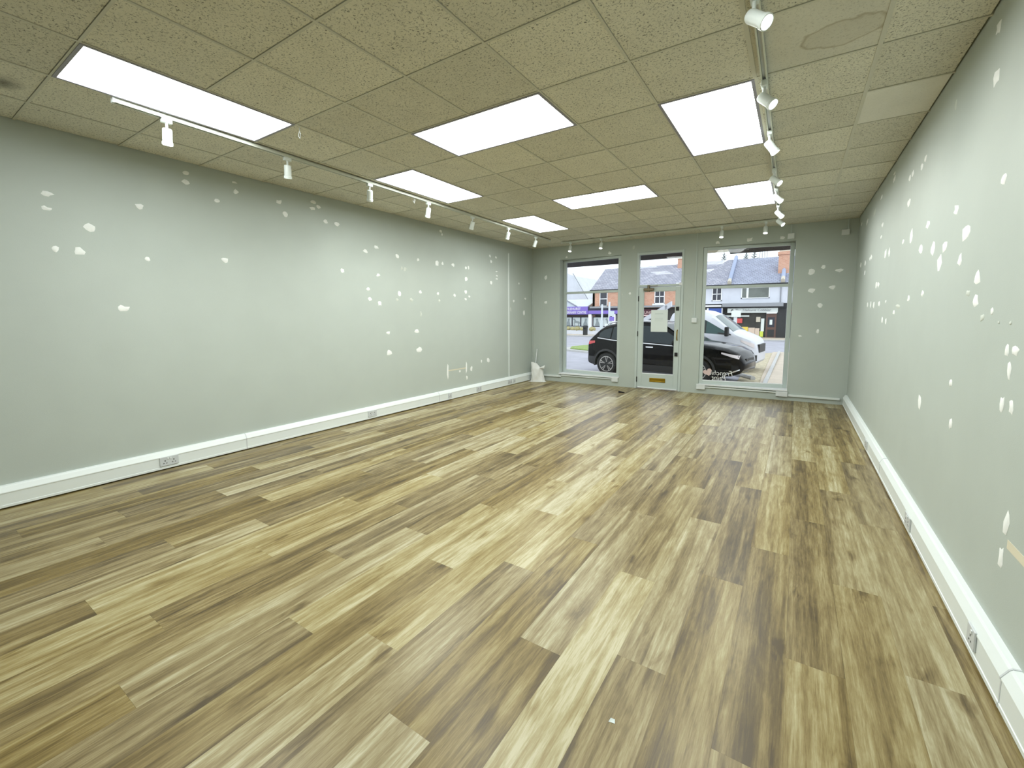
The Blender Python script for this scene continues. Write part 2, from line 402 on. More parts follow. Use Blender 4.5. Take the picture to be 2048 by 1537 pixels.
# ---- floor: slab and printed planks
floor = box('floor', XL, XR, YR, 8.62, -0.12, -0.004, M['earth'])
tag(floor, 'oak effect plank floor running the length of the empty shop', 'floor', kind='structure')
PW, PLN = 0.2, 1.503
_slot = [1.445, 0.975, 0.16, 0.755, 0.023]      # joint offsets of the five-plank repeat, going left
_meshes = {}
def plank_mesh(w, l):
    k = (round(w, 3), round(l, 3))
    if k not in _meshes:
        g = 0.00015
        _meshes[k] = MB().box(-w/2+g, w/2-g, -l/2+g, l/2-g, -0.004, 0.0).mesh('plank', M['floor'])
    return _meshes[k]
col_i = 0
x1 = 5.776
while x1 > XL:
    x0 = x1 - PW
    k = round((4.976 - x1) / PW)                 # column index left of the seam at x = 4.976
    if k >= 0:
        j = _slot[k % 5] - 0.493 * (k // 5); seedcol = k % 5
    else:
        kk = k + 5; j = _slot[kk % 5] + 0.493 + (0.503 - 0.49); seedcol = kk % 5
        j = {-1: 0.526, -2: 1.255, -3: 0.68, -4: 1.30}[k]
    a, b_ = max(x0, XL), min(x1, XR)
    n0 = math.floor((YR - j) / PLN)
    for n in range(n0, n0 + 9):
        ya, yb = j + n * PLN, j + (n + 1) * PLN
        ya, yb = max(ya, YR), min(yb, 8.60)
        if yb - ya < 0.03: continue
        o = obj('plank', plank_mesh(b_ - a, yb - ya), floor, ((a + b_)/2, (ya + yb)/2, 0))
        o.color = ((seedcol * 3 + (n % 3) + (0.5 if k % 10 > 4 else 0)) / 16.0 + 0.01, 0.12 + 0.76 * random.random(), random.random(), 1)
    x1 = x0
# ---- side walls and rear wall
wall_left = box('wall_left', XL-0.15, XL, YR, 8.40, 0, H+0.15, M['wall'])
tag(wall_left, 'grey-green painted long wall with white filler patches, cable strip near window end', 'wall', kind='structure')
wall_right = box('wall_right', XR, XR+0.15, YR, 8.56, 0, H+0.15, M['wall'])
tag(wall_right, 'grey-green painted side wall beside the camera with rows of filler marks', 'wall', kind='structure')
wall_rear = box('wall_rear', XL, XR, YR-0.15, YR, 0, H+0.15, M['wall'])
tag(wall_rear, 'plain painted wall at the back end of the shop', 'wall', kind='structure')
# ---- shopfront wall (own frame: s along, d outwards, z up)
WS = 5.72
LW0, LW1, LWB, LWT = 0.65, 1.985, 0.175, 2.625      # left window opening
DR0, DR1, DRT = 2.30, 3.17, 2.64                    # door opening
RW0, RW1, RWB, RWT = 3.485, 4.875, 0.16, 2.645      # right window opening
mb = MB()
for s0, s1, z0, z1 in ((-0.18, LW0, 0, H+.15), (LW1, DR0, 0, H+.15), (DR1, RW0, 0, H+.15), (RW1, WS+.1, 0, H+.15),
                       (LW0, LW1, LWT, H+.15), (DR0, DR1, DRT, H+.15), (RW0, RW1, RWT, H+.15), (LW0, LW1, 0, LWB), (RW0, RW1, 0, RWB)):
    mb.box(s0, s1, 0, 0.24, z0, z1)
wall_front = mb.build('wall_front', M['wall'], None, None, (0, D0, 0), (0, 0, TH))
tag(wall_front, 'painted shopfront wall holding the two tall windows and the glazed door', 'wall', kind='structure')
# ---- ceiling: slab, tee bars, tiles
ceiling = box('ceiling', XL, XR, YR, 8.6, H+0.05, H+0.2, M['dark'])
tag(ceiling, 'suspended ceiling of speckled mineral tiles in a square grid', 'ceiling', kind='structure')
GX = [XL] + [0.445 + 0.6*i for i in range(9)] + [XR]
GY = [y for y in (0.81 + 0.602*j for j in range(-4, 13))]
GY = [YR] + [y for y in GY if y > YR + .1] + [8.56]
TB = 0.0075
def gy(i): return 0.81 + 0.602*i
def gx(i): return 0.445 + 0.6*i
PANELS = [(gx(1), gx(2), gy(0), gy(2), 'long ceiling light panel at upper left, nearest along the left wall'),
          (gx(1), gx(2), gy(4), gy(6), 'ceiling light panel second from the camera along the left track'),
          (gx(1), gx(2), gy(8), gy(10), 'ceiling light panel in the far left corner towards the window'),
          (gx(3), gx(5), gy(3), gy(4), 'crosswise ceiling light panel in the middle, nearer of the two crosswise ones'),
          (gx(3), gx(5), gy(7), gy(8), 'crosswise ceiling light panel in the middle, farther of the two crosswise ones'),
          (gx(6), gx(7), gy(4), gy(6), 'large-looking ceiling light panel on the right beside the track'),
          (gx(6), gx(7), gy(8), gy(10), 'ceiling light panel on the right, nearest the right window'),
          (gx(3), gx(5), gy(-1), gy(0), 'crosswise ceiling light panel overhead at the upper edge of the view'),
          (gx(6), gx(7), gy(0), gy(2), 'ceiling light panel overhead on the right at the upper edge of the view')]
def covered(xa, xb, ya, yb):
    cx, cy = (xa+xb)/2, (ya+yb)/2
    return any(p[0] < cx < p[1] and p[2] < cy < p[3] for p in PANELS)
def runs(cells, edge):
    """joins neighbouring cell edges into bars, leaving out those across a light panel"""
    out = []; cur = None
    for lo, hi in cells:
        if edge(lo, hi):
            if cur: out.append(cur); cur = None
        else: cur = (cur[0], hi) if cur else (lo, hi)
    if cur: out.append(cur)
    return out
def inside(x, y): return any(p[0]+.05 < x < p[1]-.05 and p[2]+.05 < y < p[3]-.05 for p in PANELS)
for x in GX[1:-1]:
    t = 0.011 if x > 4.6 else TB
    for lo, hi in runs(list(zip(GY, GY[1:])), lambda lo, hi: inside(x, (lo+hi)/2)):
        MB().box(x-t, x+t, lo, hi, H-0.003, H+0.03).build('tee_bar', M['tee'], ceiling)
for y in GY[1:-1]:
    for lo, hi in runs(list(zip(GX, GX[1:])), lambda lo, hi: inside((lo+hi)/2, y)):
        MB().box(lo, hi, y-TB, y+TB, H-0.0025, H+0.03).build('tee_bar', M['tee'], ceiling)
_tm = {}
for i in range(len(GX)-1):
    for j in range(len(GY)-1):
        xa, xb, ya, yb = GX[i], GX[i+1], GY[j], GY[j+1]
        if covered(xa, xb, ya, yb): continue
        mat = 'tile'
        if i == 9 and abs(ya - gy(5)) < .02: mat = 'tile_plain'
        if i == 8 and abs(ya - gy(3)) < .02: mat = 'tile_stain'
        if i == 1 and abs(yb - gy(0)) < .02: mat = 'tile_soot'
        k = (round(xb-xa, 3), round(yb-ya, 3), mat)
        if k not in _tm:
            w, l = (xb-xa)/2 - 0.0098, (yb-ya)/2 - 0.0098
            _tm[k] = MB().box(-w, w, -l, l, 0.0, 0.016).mesh('ceiling_tile', M[mat])
        o = obj('ceiling_tile', _tm[k], ceiling, ((xa+xb)/2, (ya+yb)/2, H + 0.0012 + 0.0012*random.random()))
        o.color = (random.random(), random.random(), random.random(), 1)
for xa, xb, ya, yb, lab in PANELS:
    t = empty('ceiling_light_panel', ((xa+xb)/2, (ya+yb)/2, H))
    tag(t, lab, 'ceiling light', 'recessed ceiling light panels')
    w, l, r = (xb-xa)/2 - 0.004, (yb-ya)/2 - 0.004, 0.019
    f = MB()
    f.box(-w, w, -l, -l+r, -0.006, 0.03); f.box(-w, w, l-r, l, -0.006, 0.03)
    f.box(-w, -w+r, -l+r, l-r, -0.006, 0.03); f.box(w-r, w, -l+r, l-r, -0.006, 0.03)
    f.build('frame', M['alu'], t)
    box('diffuser', -w+r, w-r, -l+r, l-r, -0.002, 0.012, M['panel'], t)

# ---- filler patches on the walls
PL=[(0.942,2.4,0.037,0.021,0),(0.933,2.284,0.028,0.018,0),(1.177,2.181,0.041,0.038,0),(0.957,1.972,0.022,0.026,0),(1.092,1.976,0.036,0.029,0),(1.896,2.808,0.025,0.026,0),(1.887,2.721,0.036,0.026,0),(1.516,2.419,0.031,0.024,0),(1.54,1.959,0.026,0.022,0),(2.181,2.017,0.033,0.026,0),(1.34,1.508,0.037,0.031,0),(2.324,2.824,0.03,0.011,0),(2.331,2.731,0.032,0.026,0),(2.153,2.601,0.03,0.019,0),(2.782,2.726,0.034,0.024,0),(2.847,2.603,0.028,0.03,0),(3.2,2.813,0.036,0.023,0),(3.189,2.734,0.039,0.022,0),(3.267,2.768,0.036,0.021,0),(3.353,2.611,0.03,0.025,0),(3.52,2.61,0.038,0.027,0),(3.566,2.031,0.033,0.026,0),(3.938,2.319,0.041,0.028,0),(4.123,2.401,0.038,0.023,0),(4.504,2.318,0.039,0.036,0),(4.144,2.013,0.036,0.021,0),(3.964,1.809,0.03,0.024,0),(3.986,1.675,0.03,0.026,0),(4.151,1.618,0.039,0.035,0),(4.525,1.776,0.032,0.042,0),(4.478,1.68,0.029,0.022,1),(4.759,1.684,0.037,0.029,1),(4.585,2.147,0.019,0.034,1),(4.647,2.143,0.033,0.034,1),(4.917,2.308,0.029,0.025,0),(4.952,1.815,0.036,0.03,0),(5.348,2.296,0.042,0.046,0),(5.48,2.305,0.023,0.031,0),(5.736,2.307,0.039,0.032,0),(5.356,1.801,0.033,0.029,0),(5.385,1.69,0.023,0.029,1),(5.765,1.794,0.032,0.03,0),(6.081,2.292,0.031,0.026,0),(6.158,2.299,0.023,0.031,0),(6.087,2.089,0.038,0.041,0),(6.074,1.864,0.038,0.034,0),(6.169,1.785,0.027,0.02,0),(6.071,1.738,0.035,0.022,0),(4.955,1.469,0.021,0.047,1),(4.286,1.195,0.04,0.024,0),(4.851,1.21,0.053,0.034,0),(4.291,0.907,0.043,0.044,0),(4.89,0.905,0.059,0.052,0),(5.446,2.826,0.03,0.022,0),(5.477,2.774,0.023,0.02,0),(6.817,2.571,0.031,0.028,0),(7.015,2.572,0.037,0.024,0),(6.851,2.477,0.031,0.036,0),(7.03,2.303,0.032,0.013,0),(7.038,2.22,0.037,0.016,0),(7.028,2.161,0.033,0.019,0),(6.84,2.075,0.036,0.034,0),(7.845,2.123,0.027,0.023,0),(7.64,1.749,0.031,0.028,0),(8.105,1.809,0.034,0.029,0),(7.525,1.572,0.031,0.048,1),(8.048,1.504,0.04,0.053,0),(6.723,0.581,0.045,0.048,0),(6.509,0.582,0.026,0.029,0),(6.196,0.471,0.036,0.053,0),(5.877,0.46,0.03,0.02,0),(6.066,0.322,0.027,0.033,0),(5.553,0.491,0.024,0.13,0),(6.062,0.51,0.023,0.112,0)]
PR=[(3.107,2.787,0.037,0.028,0),(3.072,2.549,0.044,0.038,0),(3.731,2.684,0.029,0.035,1),(4.423,2.57,0.043,0.023,0),(4.522,2.54,0.045,0.027,0),(4.843,2.577,0.042,0.025,0),(4.956,2.569,0.056,0.026,0),(5.719,2.756,0.068,0.025,0),(5.744,2.812,0.054,0.014,0),(6.474,2.75,0.06,0.025,0),(4.909,2.359,0.066,0.032,0),(2.84,2.027,0.037,0.026,0),(3.513,2.03,0.046,0.025,0),(4.166,2.054,0.053,0.03,0),(3.29,1.868,0.062,0.04,0),(4.689,2.056,0.06,0.062,0),(5.0,2.054,0.046,0.019,0),(4.313,1.907,0.058,0.033,0),(3.974,1.867,0.055,0.046,0),(3.683,1.844,0.052,0.039,0),(3.766,1.753,0.049,0.048,0),(3.355,1.726,0.042,0.036,0),(3.043,1.613,0.045,0.039,0),(3.041,1.495,0.045,0.031,0),(3.159,1.541,0.041,0.017,1),(2.806,1.445,0.022,0.016,0),(2.918,1.417,0.024,0.017,1),(4.141,1.578,0.042,0.022,0),(4.581,1.561,0.043,0.025,0),(2.595,1.284,0.021,0.026,0),(2.518,1.287,0.034,0.021,0),(2.552,1.203,0.02,0.039,0),(2.715,1.398,0.011,0.007,1),(2.592,1.396,0.013,0.009,1),(5.883,2.058,0.066,0.047,0),(5.668,2.046,0.053,0.04,0),(6.943,2.135,0.094,0.033,0),(7.053,2.131,0.061,0.026,0),(7.489,2.123,0.083,0.036,0),(7.973,2.138,0.095,0.043,0),(7.461,1.987,0.069,0.032,0),(6.352,1.763,0.069,0.045,0),(6.183,1.759,0.074,0.029,0),(6.935,1.557,0.059,0.042,0),(6.661,1.551,0.055,0.04,0),(6.41,1.546,0.07,0.042,0),(6.04,1.55,0.053,0.031,0),(5.627,1.562,0.038,0.018,0),(5.155,1.456,0.05,0.021,0),(5.754,1.381,0.048,0.039,0),(5.534,1.37,0.037,0.03,0),(4.985,1.505,0.116,0.018,1),(6.956,2.672,0.117,0.045,1),(7.61,2.682,0.1,0.034,0),(6.25,2.407,0.065,0.024,0),(6.273,2.28,0.057,0.021,0),(8.27,2.76,0.085,0.029,0),(3.303,1.056,0.032,0.022,0),(3.943,0.84,0.041,0.046,0),(3.236,0.842,0.026,0.037,0),(2.583,1.061,0.023,0.036,0),(2.496,1.066,0.021,0.032,0),(2.417,0.608,0.024,0.06,0),(2.432,0.465,0.025,0.054,0)]
PB=[(0.313,2.269,0.047,0.044,0),(0.312,1.733,0.034,0.036,0),(0.798,2.663,0.033,0.025,0),(1.744,2.686,0.039,0.028,0),(2.169,1.865,0.022,0.028,0),(2.015,1.848,0.013,0.022,1),(2.226,2.749,0.026,0.042,1),(3.711,2.712,0.036,0.028,0),(4.204,2.711,0.05,0.031,0),(4.685,2.701,0.043,0.028,0),(5.106,2.126,0.045,0.053,0),(5.261,2.194,0.034,0.033,0),(5.471,2.128,0.05,0.027,0),(5.131,1.824,0.05,0.034,0),(5.396,1.865,0.046,0.035,0),(5.255,1.586,0.037,0.035,0),(5.243,1.17,0.025,0.032,0),(5.008,1.089,0.027,0.016,0)]

def patch(parent, place, a, b_, faint, rnd):
    n = 9
    vs = []; sq = rnd.random() < 0.35
    rot = rnd.uniform(-.35, .35)
    for lay, (sc, h) in enumerate(((1.0, 0.0003), (0.86, 0.0022))):
        rr = random.Random(rnd.random()) if False else None
        for k in range(n):
            t = 2*PI*k/n
            if lay == 0:
                e = 0.66 + 0.56*rnd.random()
                if sq: e *= 1/max(abs(math.cos(t)), abs(math.sin(t)))*0.92
                if k == 0: es = []
                es.append(e)
            e = es[k]*sc
            p, q = e*math.cos(t), e*math.sin(t)
            p, q = p*math.cos(rot)-q*math.sin(rot)*min(1, b_/a), p*math.sin(rot)*min(1, a/b_)+q*math.cos(rot)
            vs.append(place(p*a, q*b_, h))
    vs.append(place(0, 0, 0.0026))
    fs = [(k, (k+1) % n, n+(k+1) % n, n+k) for k in range(n)] + [(n+k, n+(k+1) % n, 2*n) for k in range(n)]
    MB().add(vs, fs).build('filler_patch', M['filler_faint'] if faint else M['filler'], parent, 60)
_rn = random.Random(11)
for y, z, a, b_, fa in PL:
    patch(wall_left, lambda p, q, h, y=y, z=z: (XL + h, y + p, z + q), a, b_, fa, _rn)
for y, z, a, b_, fa in PR:
    patch(wall_right, lambda p, q, h, y=y, z=z: (XR - h, y + p, z + q), a, b_, fa, _rn)
for s, z, a, b_, fa in PB:
    patch(wall_front, lambda p, q, h, s=s, z=z: (s + p, -h, z + q), a, b_, fa, _rn)
box('paint_line', XL, XL+0.0012, 5.57, 6.06, 0.494, 0.512, M['filler_yellow'], wall_left)
box('paint_line', XR-0.0012, XR, 1.95, 2.39, 0.525, 0.56, M['filler_yellow'], wall_right)

# ---- skirting trunking
def trunking(name, side, joints, y0, y1, label):
    x = XL if side > 0 else XR
    prof = [(0, 0.010), (0.046, 0.010), (0.05, 0.013), (0.05, 0.030), (0.047, 0.032), (0.047, 0.119), (0.05, 0.121), (0.05, 0.128), (0.030, 0.164), (0.022, 0.172), (0, 0.175)]
    P = [(x + side*p, q) for p, q in prof]
    t = empty(name); tag(t, label, 'skirting', kind='structure')
    ys = [y0] + joints + [y1]
    for a, b_ in zip(ys, ys[1:]):
        MB().prism(P, 'y', a + 0.001, b_ - 0.001).build('trunking_length', M['trunk'], t)
    P2 = [(x + side*p*1.03, q*1.012 if q > .02 else q) for p, q in prof]
    for y in joints:
        MB().prism(P2, 'y', y-0.004, y+0.004).build('joint_cover', M['socket'], t)
    return t
trunking('baseboard_left', 1, [2.253, 5.285], YR, 8.385, 'white plastic trunking skirting along the long left wall')
trunking('baseboard_right', -1, [2.16, 4.885], YR, 8.50, 'white plastic trunking skirting along the right wall')
# ---- sockets on the trunking
def socket(y, w, side, label, gang, zc=0.082):
    x = (XL + 0.047) if side > 0 else (XR - 0.047)
    t = empty('power_socket', (x, y, zc), 0 if side > 0 else PI)
    tag(t, label, 'socket', 'sockets on the skirting trunking')
    MB().box(0.0, 0.009, -w/2, w/2, -0.043, 0.043).build('faceplate', M['socket'], t, None, None, None, 0.003)
    for g in range(gang):
        c = (g - (gang-1)/2) * 0.068
        for dy, dz, hy, hz in ((0, 0.006, .004, .006), (-.011, -.017, .005, .003), (.011, -.017, .005, .003)):
            box('pin_hole', 0.0088, 0.0094, c+dy-hy, c+dy+hy, dz-hz, dz+hz, M['dark'], t)
        box('rocker_switch', 0.009, 0.0125, c*0.3-.007+(0.012 if gang == 1 else 0), c*0.3+.007+(0.012 if gang == 1 else 0), 0.018, 0.034, M['plastic'], t)
socket(1.557, 0.148, 1, 'double socket on left skirting, nearest the camera', 2)
socket(3.914, 0.146, 1, 'double socket on left skirting, second from the camera', 2)
socket(5.546, 0.086, 1, 'single socket on left skirting just past the trunking joint', 1)
socket(6.36, 0.146, 1, 'double socket on left skirting below the painted H mark', 2)
socket(7.41, 0.146, 1, 'double socket on left skirting at the foot of the cable strip', 2)
socket(7.575, 0.086, 1, 'single socket on left skirting closest to the white sack', 1)
socket(2.45, 0.086, -1, 'single socket on right skirting nearest the camera', 1, 0.092)
socket(3.69, 0.146, -1, 'double socket on right skirting, second from the camera', 2)
socket(5.73, 0.146, -1, 'double socket on right skirting towards the window', 2)
# ---- cable strips
cs = MB().box(XL, XL+0.016, 7.43, 7.452, 0.175, 2.70).build('cable_strip', M['trunk'], None)
tag(cs, 'thin white vertical cable strip on the left wall near the window', 'cable strip')

# ================================================================ SHOPFRONT
def wl(name, s, d, z, rz=0):        # an empty in the shopfront wall's frame
    ct, st = math.cos(TH), math.sin(TH)
    return empty(name, (s*ct - d*st, D0 + s*st + d*ct, z), TH + rz)
def wmb(name, s0, s1, d0, d1, z0, z1, mat, parent=None, bevel=0):
    o = box(name, s0, s1, d0, d1, z0, z1, mat, parent, bevel)
    if parent is None:
        o.location = (0, D0, 0); o.rotation_euler = (0, 0, TH)
    return o
def tall_window(name, sa, da, sb, db, zb, zt, zm, label, fw=0.062):
    wd = math.hypot(sb-sa, db-da); ang = math.atan2(db-da, sb-sa)
    t = wl(name, sa, da, 0, ang); tag(t, label, 'window', kind='structure')
    y0, y1 = 0.0, 0.05
    MB().box(0, fw, y0, y1, zb, zt).build('window_frame', M['trim'], t, None, None, None, 0.004)
    MB().box(wd-fw, wd, y0, y1, zb, zt).build('window_frame', M['trim'], t, None, None, None, 0.004)
    MB().box(fw, wd-fw, y0, y1, zt-fw*0.8, zt).build('window_frame', M['trim'], t, None, None, None, 0.004)
    MB().box(fw, wd-fw, y0, y1, zb, zb+fw).build('window_frame', M['trim'], t, None, None, None, 0.004)
    MB().box(fw, wd-fw, y0-0.004, y1, zm-0.024, zm+0.024).build('transom_bar', M['trim'], t, None, None, None, 0.004)
    box('pane', fw-.005, wd-fw+.005, 0.022, 0.028, zb+fw-.005, zm-0.02, M['glass'], t)
    box('pane', fw-.005, wd-fw+.005, 0.022, 0.028, zm+0.02, zt-fw*0.8+.005, M['glass'], t)
    for z0, z1 in ((zb+fw, zb+fw+.012),): box('glazing_bead', fw, wd-fw, 0.006, 0.022, z0, z1, M['white'], t)
    return t, wd
w1, w1d = tall_window('window_1', LW0+.004, 0.185, LW1-.003, 0.012, LWB+.018, LWT-.003, 1.925, 'tall two-pane shop window left of the door, car tail behind it')
w2, w2d = tall_window('window_2', RW0+.003, 0.012, RW1-.004, 0.175, RWB+.018, RWT-.003, 1.935, 'tall two-pane shop window right of the door with white lettering')
# sills: boards that fill the wedge in front of each window
def sill(name, s0, s1, d0l, d0r, z0, z1, par):
    o = MB().prism([(s0, -0.035), (s1, -0.035), (s1, d0r), (s0, d0l)], 'z', z0, z1).build('window_sill', M['white'], par)
    return o
ws = sill('a', LW0-.0, LW1, .19, .02, LWB-.004, LWB+.017, wall_front)
ws = sill('b', RW0, RW1-.0, .02, .18, RWB-.004, RWB+.017, wall_front)
# low trunking under the windows
lt = wmb('cable_trunking', 0.05, 0.70, -0.03, 0, 0.105, 0.14, M['trunk']); tag(lt, 'short white trunking between the sack and the left window', 'trunking')
lt = wmb('cable_trunking', LW0+.06, LW1-.05, -0.022, 0, 0.135, 0.155, M['trunk']); tag(lt, 'slim white trunking under the left window sill', 'trunking')
lt = wmb('cable_trunking', RW0+.07, RW1-.1, -0.022, 0, 0.118, 0.138, M['trunk']); tag(lt, 'slim white trunking under the right window sill', 'trunking')
lt = wmb('cable_trunking', RW1+.02, WS-.13, -0.028, 0, 0.075, 0.105, M['trunk']); tag(lt, 'low white trunking from right window to the corner', 'trunking')
def cover_box(s, z, w, h, d, label, name='junction_box', cable=None):
    t = wl(name, s, 0, z); tag(t, label, 'junction box', 'white boxes on the shopfront wall')
    box('box_body', -w/2, w/2, -d, 0, -h/2, h/2, M['plastic'], t, 0.004)
    box('box_lid', -w/2+.006, w/2-.006, -d-.003, -d, -h/2+.006, h/2-.006, M['plastic'], t, 0.001)
    if cable:
        box('cable_strip', -.008+cable[0], .008+cable[0], -.012, 0, h/2, cable[1]-z, M['trim'], t)
cover_box(1.905, 0.135, 0.135, 0.085, 0.035, 'white box under the right end of left window')
cover_box(3.53, 0.125, 0.15, 0.095, 0.035, 'white box under the left end of right window')
cover_box(4.80, 0.105, 0.17, 0.085, 0.035, 'white box under the right end of right window')
cover_box(3.375, 1.345, 0.09, 0.09, 0.03, 'small white switch box between the door and right window', 'switch_box', (0.0, H))
cover_box(4.80, 2.715, 0.095, 0.085, 0.035, 'white box above the top right corner of right window', cable=(0.0, H))
cover_box(5.515, 2.705, 0.10, 0.085, 0.035, 'white box high up in the right corner by the ceiling', cable=(0.03, H))
cs2 = wmb('cable_strip', -.018, .004, -.018, 0, 0.16, 1.93, M['wall']); tag(cs2, 'painted cable strip in the corner above the white sack', 'cable strip')
# ---- the door
door = wl('door_1', 0, 0, 0); tag(door, 'glazed shop door with brass letter plate and transom light', 'door', kind='structure')
T = M['trim']
F0, F1 = DR0 + .002, DR1 - .002
box('door_frame', F0, F0+.042, -.012, .07, 0, DRT-.002, T, door, .003)
box('door_frame', F1-.042, F1, -.012, .07, 0, DRT-.002, T, door, .003)
box('door_frame', F0+.042, F1-.042, -.012, .07, DRT-.045, DRT-.002, T, door, .003)
box('transom_bar', F0+.042, F1-.042, -.012, .07, 1.985, 2.022, T, door, .003)
box('transom_pane', F0+.04, F1-.04, .026, .032, 2.018, DRT-.04, M['glass'], door)
leaf = empty('door_leaf', (0, 0, 0), 0, door)
L0, L1, LB, LT = F0+.047, F1-.047, .016, 1.976
G0, G1, GB, GT = L0+.088, L1-.082, .30, 1.90
box('door_stile', L0, G0, -.004, .04, LB, LT, T, leaf, .003)
box('door_stile', G1, L1, -.004, .04, LB, LT, T, leaf, .003)
box('door_rail', G0, G1, -.004, .04, GT, LT, T, leaf, .003)
box('door_rail', G0, G1, -.004, .04, LB, GB, T, leaf, .003)
box('door_pane', G0-.004, G1+.004, .016, .022, GB-.004, GT+.004, M['glass'], leaf)
for a in ((G0, G1, GB, GB+.014), (G0, G1, GT-.012, GT), (G0, G0+.012, GB, GT), (G1-.012, G1, GB, GT)):
    box('glazing_bead', a[0], a[1], .002, .016, a[2], a[3], M['white'] if a[3] - a[2] < .02 and a[2] < 1 else T, leaf)
box('weather_bar', L0+.02, L1-.02, -.016, -.004, .018, .034, M['white'], leaf, .002)
# letter plate
cx = (L0+L1)/2 + .01
box('letter_plate', cx-.15, cx+.15, -.012, -.004, .145, .225, M['brass'], leaf, .003)
box('letter_flap', cx-.135, cx+.135, -.018, -.012, .155, .168, M['brass'], leaf, .003)
# closer, pull handle, locks, hinges
cl = MB().box(L0+.10, L0+.29, -.055, -.004, 1.905, 1.955); cl.build('door_closer', M['bronze'], leaf, None, None, None, .008)
MB().lathe([(.024, -.02), (.024, .105)], 14, Matrix.Translation((L0+.19, -.03, 1.905))).build('closer_spring', M['bronze'], leaf, 40)
MB().box(L0+.19, L0+.36, -.05, -.035, 1.988, 1.998).build('closer_arm', M['bronze'], door)
MB().tube([(L1-.035, -.004, 1.16), (L1-.035, -.04, 1.14), (L1-.033, -.055, 1.06), (L1-.035, -.04, .99), (L1-.035, -.004, .97)], .010, 8).build('pull_handle', M['brass'], leaf, 50)
for z in (1.56, .70): box('lock_case', L1-.072, L1-.018, -.02, -.004, z-.036, z+.036, M['dark'], leaf, .002)
box('bolt_keep', F1-.075, F1-.02, -.024, -.012, 1.99, 2.04, M['white'], door, .002)
for z in (1.76, 1.08, .18): box('hinge', F0+.038, F0+.052, -.02, -.006, z-.05, z+.05, M['dark'], door)
# paper notice taped on the door pane
nt_ = wl('paper_notice', 2.745, .010, 1.33, 0); tag(nt_, 'white paper notice taped to the glass of the shop door', 'notice')
MB().grid(lambda u, v: (-.155 + .31*u, .004 - .006*math.sin(PI*v), -.21 + .42*v), 4, 4).build('sheet', M['paper'], nt_, 30)
for z, h in ((.13, .012), (.05, .006), (.03, .006), (.0, .006)):
    box('print_line', -.08, .07, -.0035, -.003, z, z+h, M['paper_grey'], nt_)
# lettering and heart on the right window (reads from the street)
dc = wl('window_lettering', RW0+.003, .012, 0, math.atan2(.163, RW1-RW0-.007)); tag(dc, 'white vinyl lettering with a pink heart on the right window', 'lettering')
text('letters', 'Frenchic', .125, M['vinylwhite'], dc, (.365, .020, .385), (PI/2, 0, 0), .25, True, 'CENTER', .0004, .92)
text('letters', 'Paint', .125, M['vinylwhite'], dc, (.34, .020, .295), (PI/2, 0, 0), .25, True, 'CENTER', .0004, .95)
hp = []
for k in range(28):
    a = 2*PI*k/28; hp.append((16*math.sin(a)**3, 13*math.cos(a)-5*math.cos(2*a)-2*math.cos(3*a)-math.cos(4*a)))
hp = [(.145+.0047*(p*math.cos(.4)-q*math.sin(.4)), .395+.0047*(p*math.sin(.4)+q*math.cos(.4))) for p, q in hp]
MB().prism(hp, 'y', .0185, .0195).build('heart', M['pink'], dc)

# ================================================================ TRACK LIGHTS
def rail(name, x0, y0, x1, y1, label):
    L = math.hypot(x1-x0, y1-y0); a = math.atan2(y1-y0, x1-x0)
    t = empty(name, (x0, y0, H), a); tag(t, label, 'track rail', 'spotlight track rails')
    m = MB(); m.box(0, L, -.018, -.010, -.034, -.003); m.box(0, L, .010, .018, -.034, -.003); m.box(0, L, -.018, .018, -.010, -.003)
    m.build('rail_profile', M['rail'], t)
    m = MB(); m.box(0.02, L-.02, -.009, .009, -.0165, -.0145); m.build('conductor', M['socket'], t)
    box('end_cap', -.012, 0, -.019, .019, -.036, -.003, M['plastic'], t); box('end_cap', L, L+.012, -.019, .019, -.036, -.003, M['plastic'], t)
    return t
rail('track_rail', 1.022, 1.11, .868, 7.55, 'white spotlight track rail running along the left wall')
rail('track_rail', 4.712, 1.7, 4.655, 7.62, 'white spotlight track rail running along the right side')
rail('track_rail', 0.95, 7.92, 4.62, 7.90, 'white spotlight track rail crossing in front of the shop windows')
def spot(x, y, aim, label, side=0, on=True):
    """aim = (azimuth, tilt from straight down)"""
    t = empty('track_spotlight', (x, y, H-.034)); tag(t, label, 'spotlight', 'white track spotlights')
    box('track_adapter', -.017, .017, -.032, .032, -.028, .006, M['lampbody'], t, .003)
    MB().tube([(0, 0, -.028), (0, 0, -.085)], .0085, 10).build('stem', M['lampbody'], t, 40)
    R = Matrix.Translation((0, 0, -.095)) @ Matrix.Rotation(aim[0], 4, 'Z') @ Matrix.Rotation(-aim[1], 4, 'Y')
    b_ = MB().lathe([(.012, .030), (.026, .028), (.030, .018), (.030, -.062), (.034, -.066), (.034, -.086), (.029, -.086), (.029, -.078)], 20, R, False)
    b_.f.append(tuple(range(20))[::-1])
    b_.build('lamp_head', M['lampbody'], t, 40)
    MB().lathe([(.0005, -.079), (.028, -.079)], 20, R, False).build('lamp_face', M['lamp'], t)
    if on:
        ld = bpy.data.lights.new('spot_beam', 'SPOT'); ld.energy = SPOT_WATTS; ld.spot_size = math.radians(110); ld.spot_blend = 1.0
        ld.shadow_soft_size = .028; ld.color = (1, .98, .94)
        lo = obj('spot_beam', ld, t); lo.matrix_local = R @ Matrix.Translation((0, 0, -.09))
def railx(y): return 1.022 + (y-1.11)/(7.55-1.11)*(.868-1.022)
ords = ['nearest the camera', 'second from the camera', 'third from the camera', 'fourth from the camera', 'fifth from the camera', 'sixth from the camera', 'seventh from the camera']
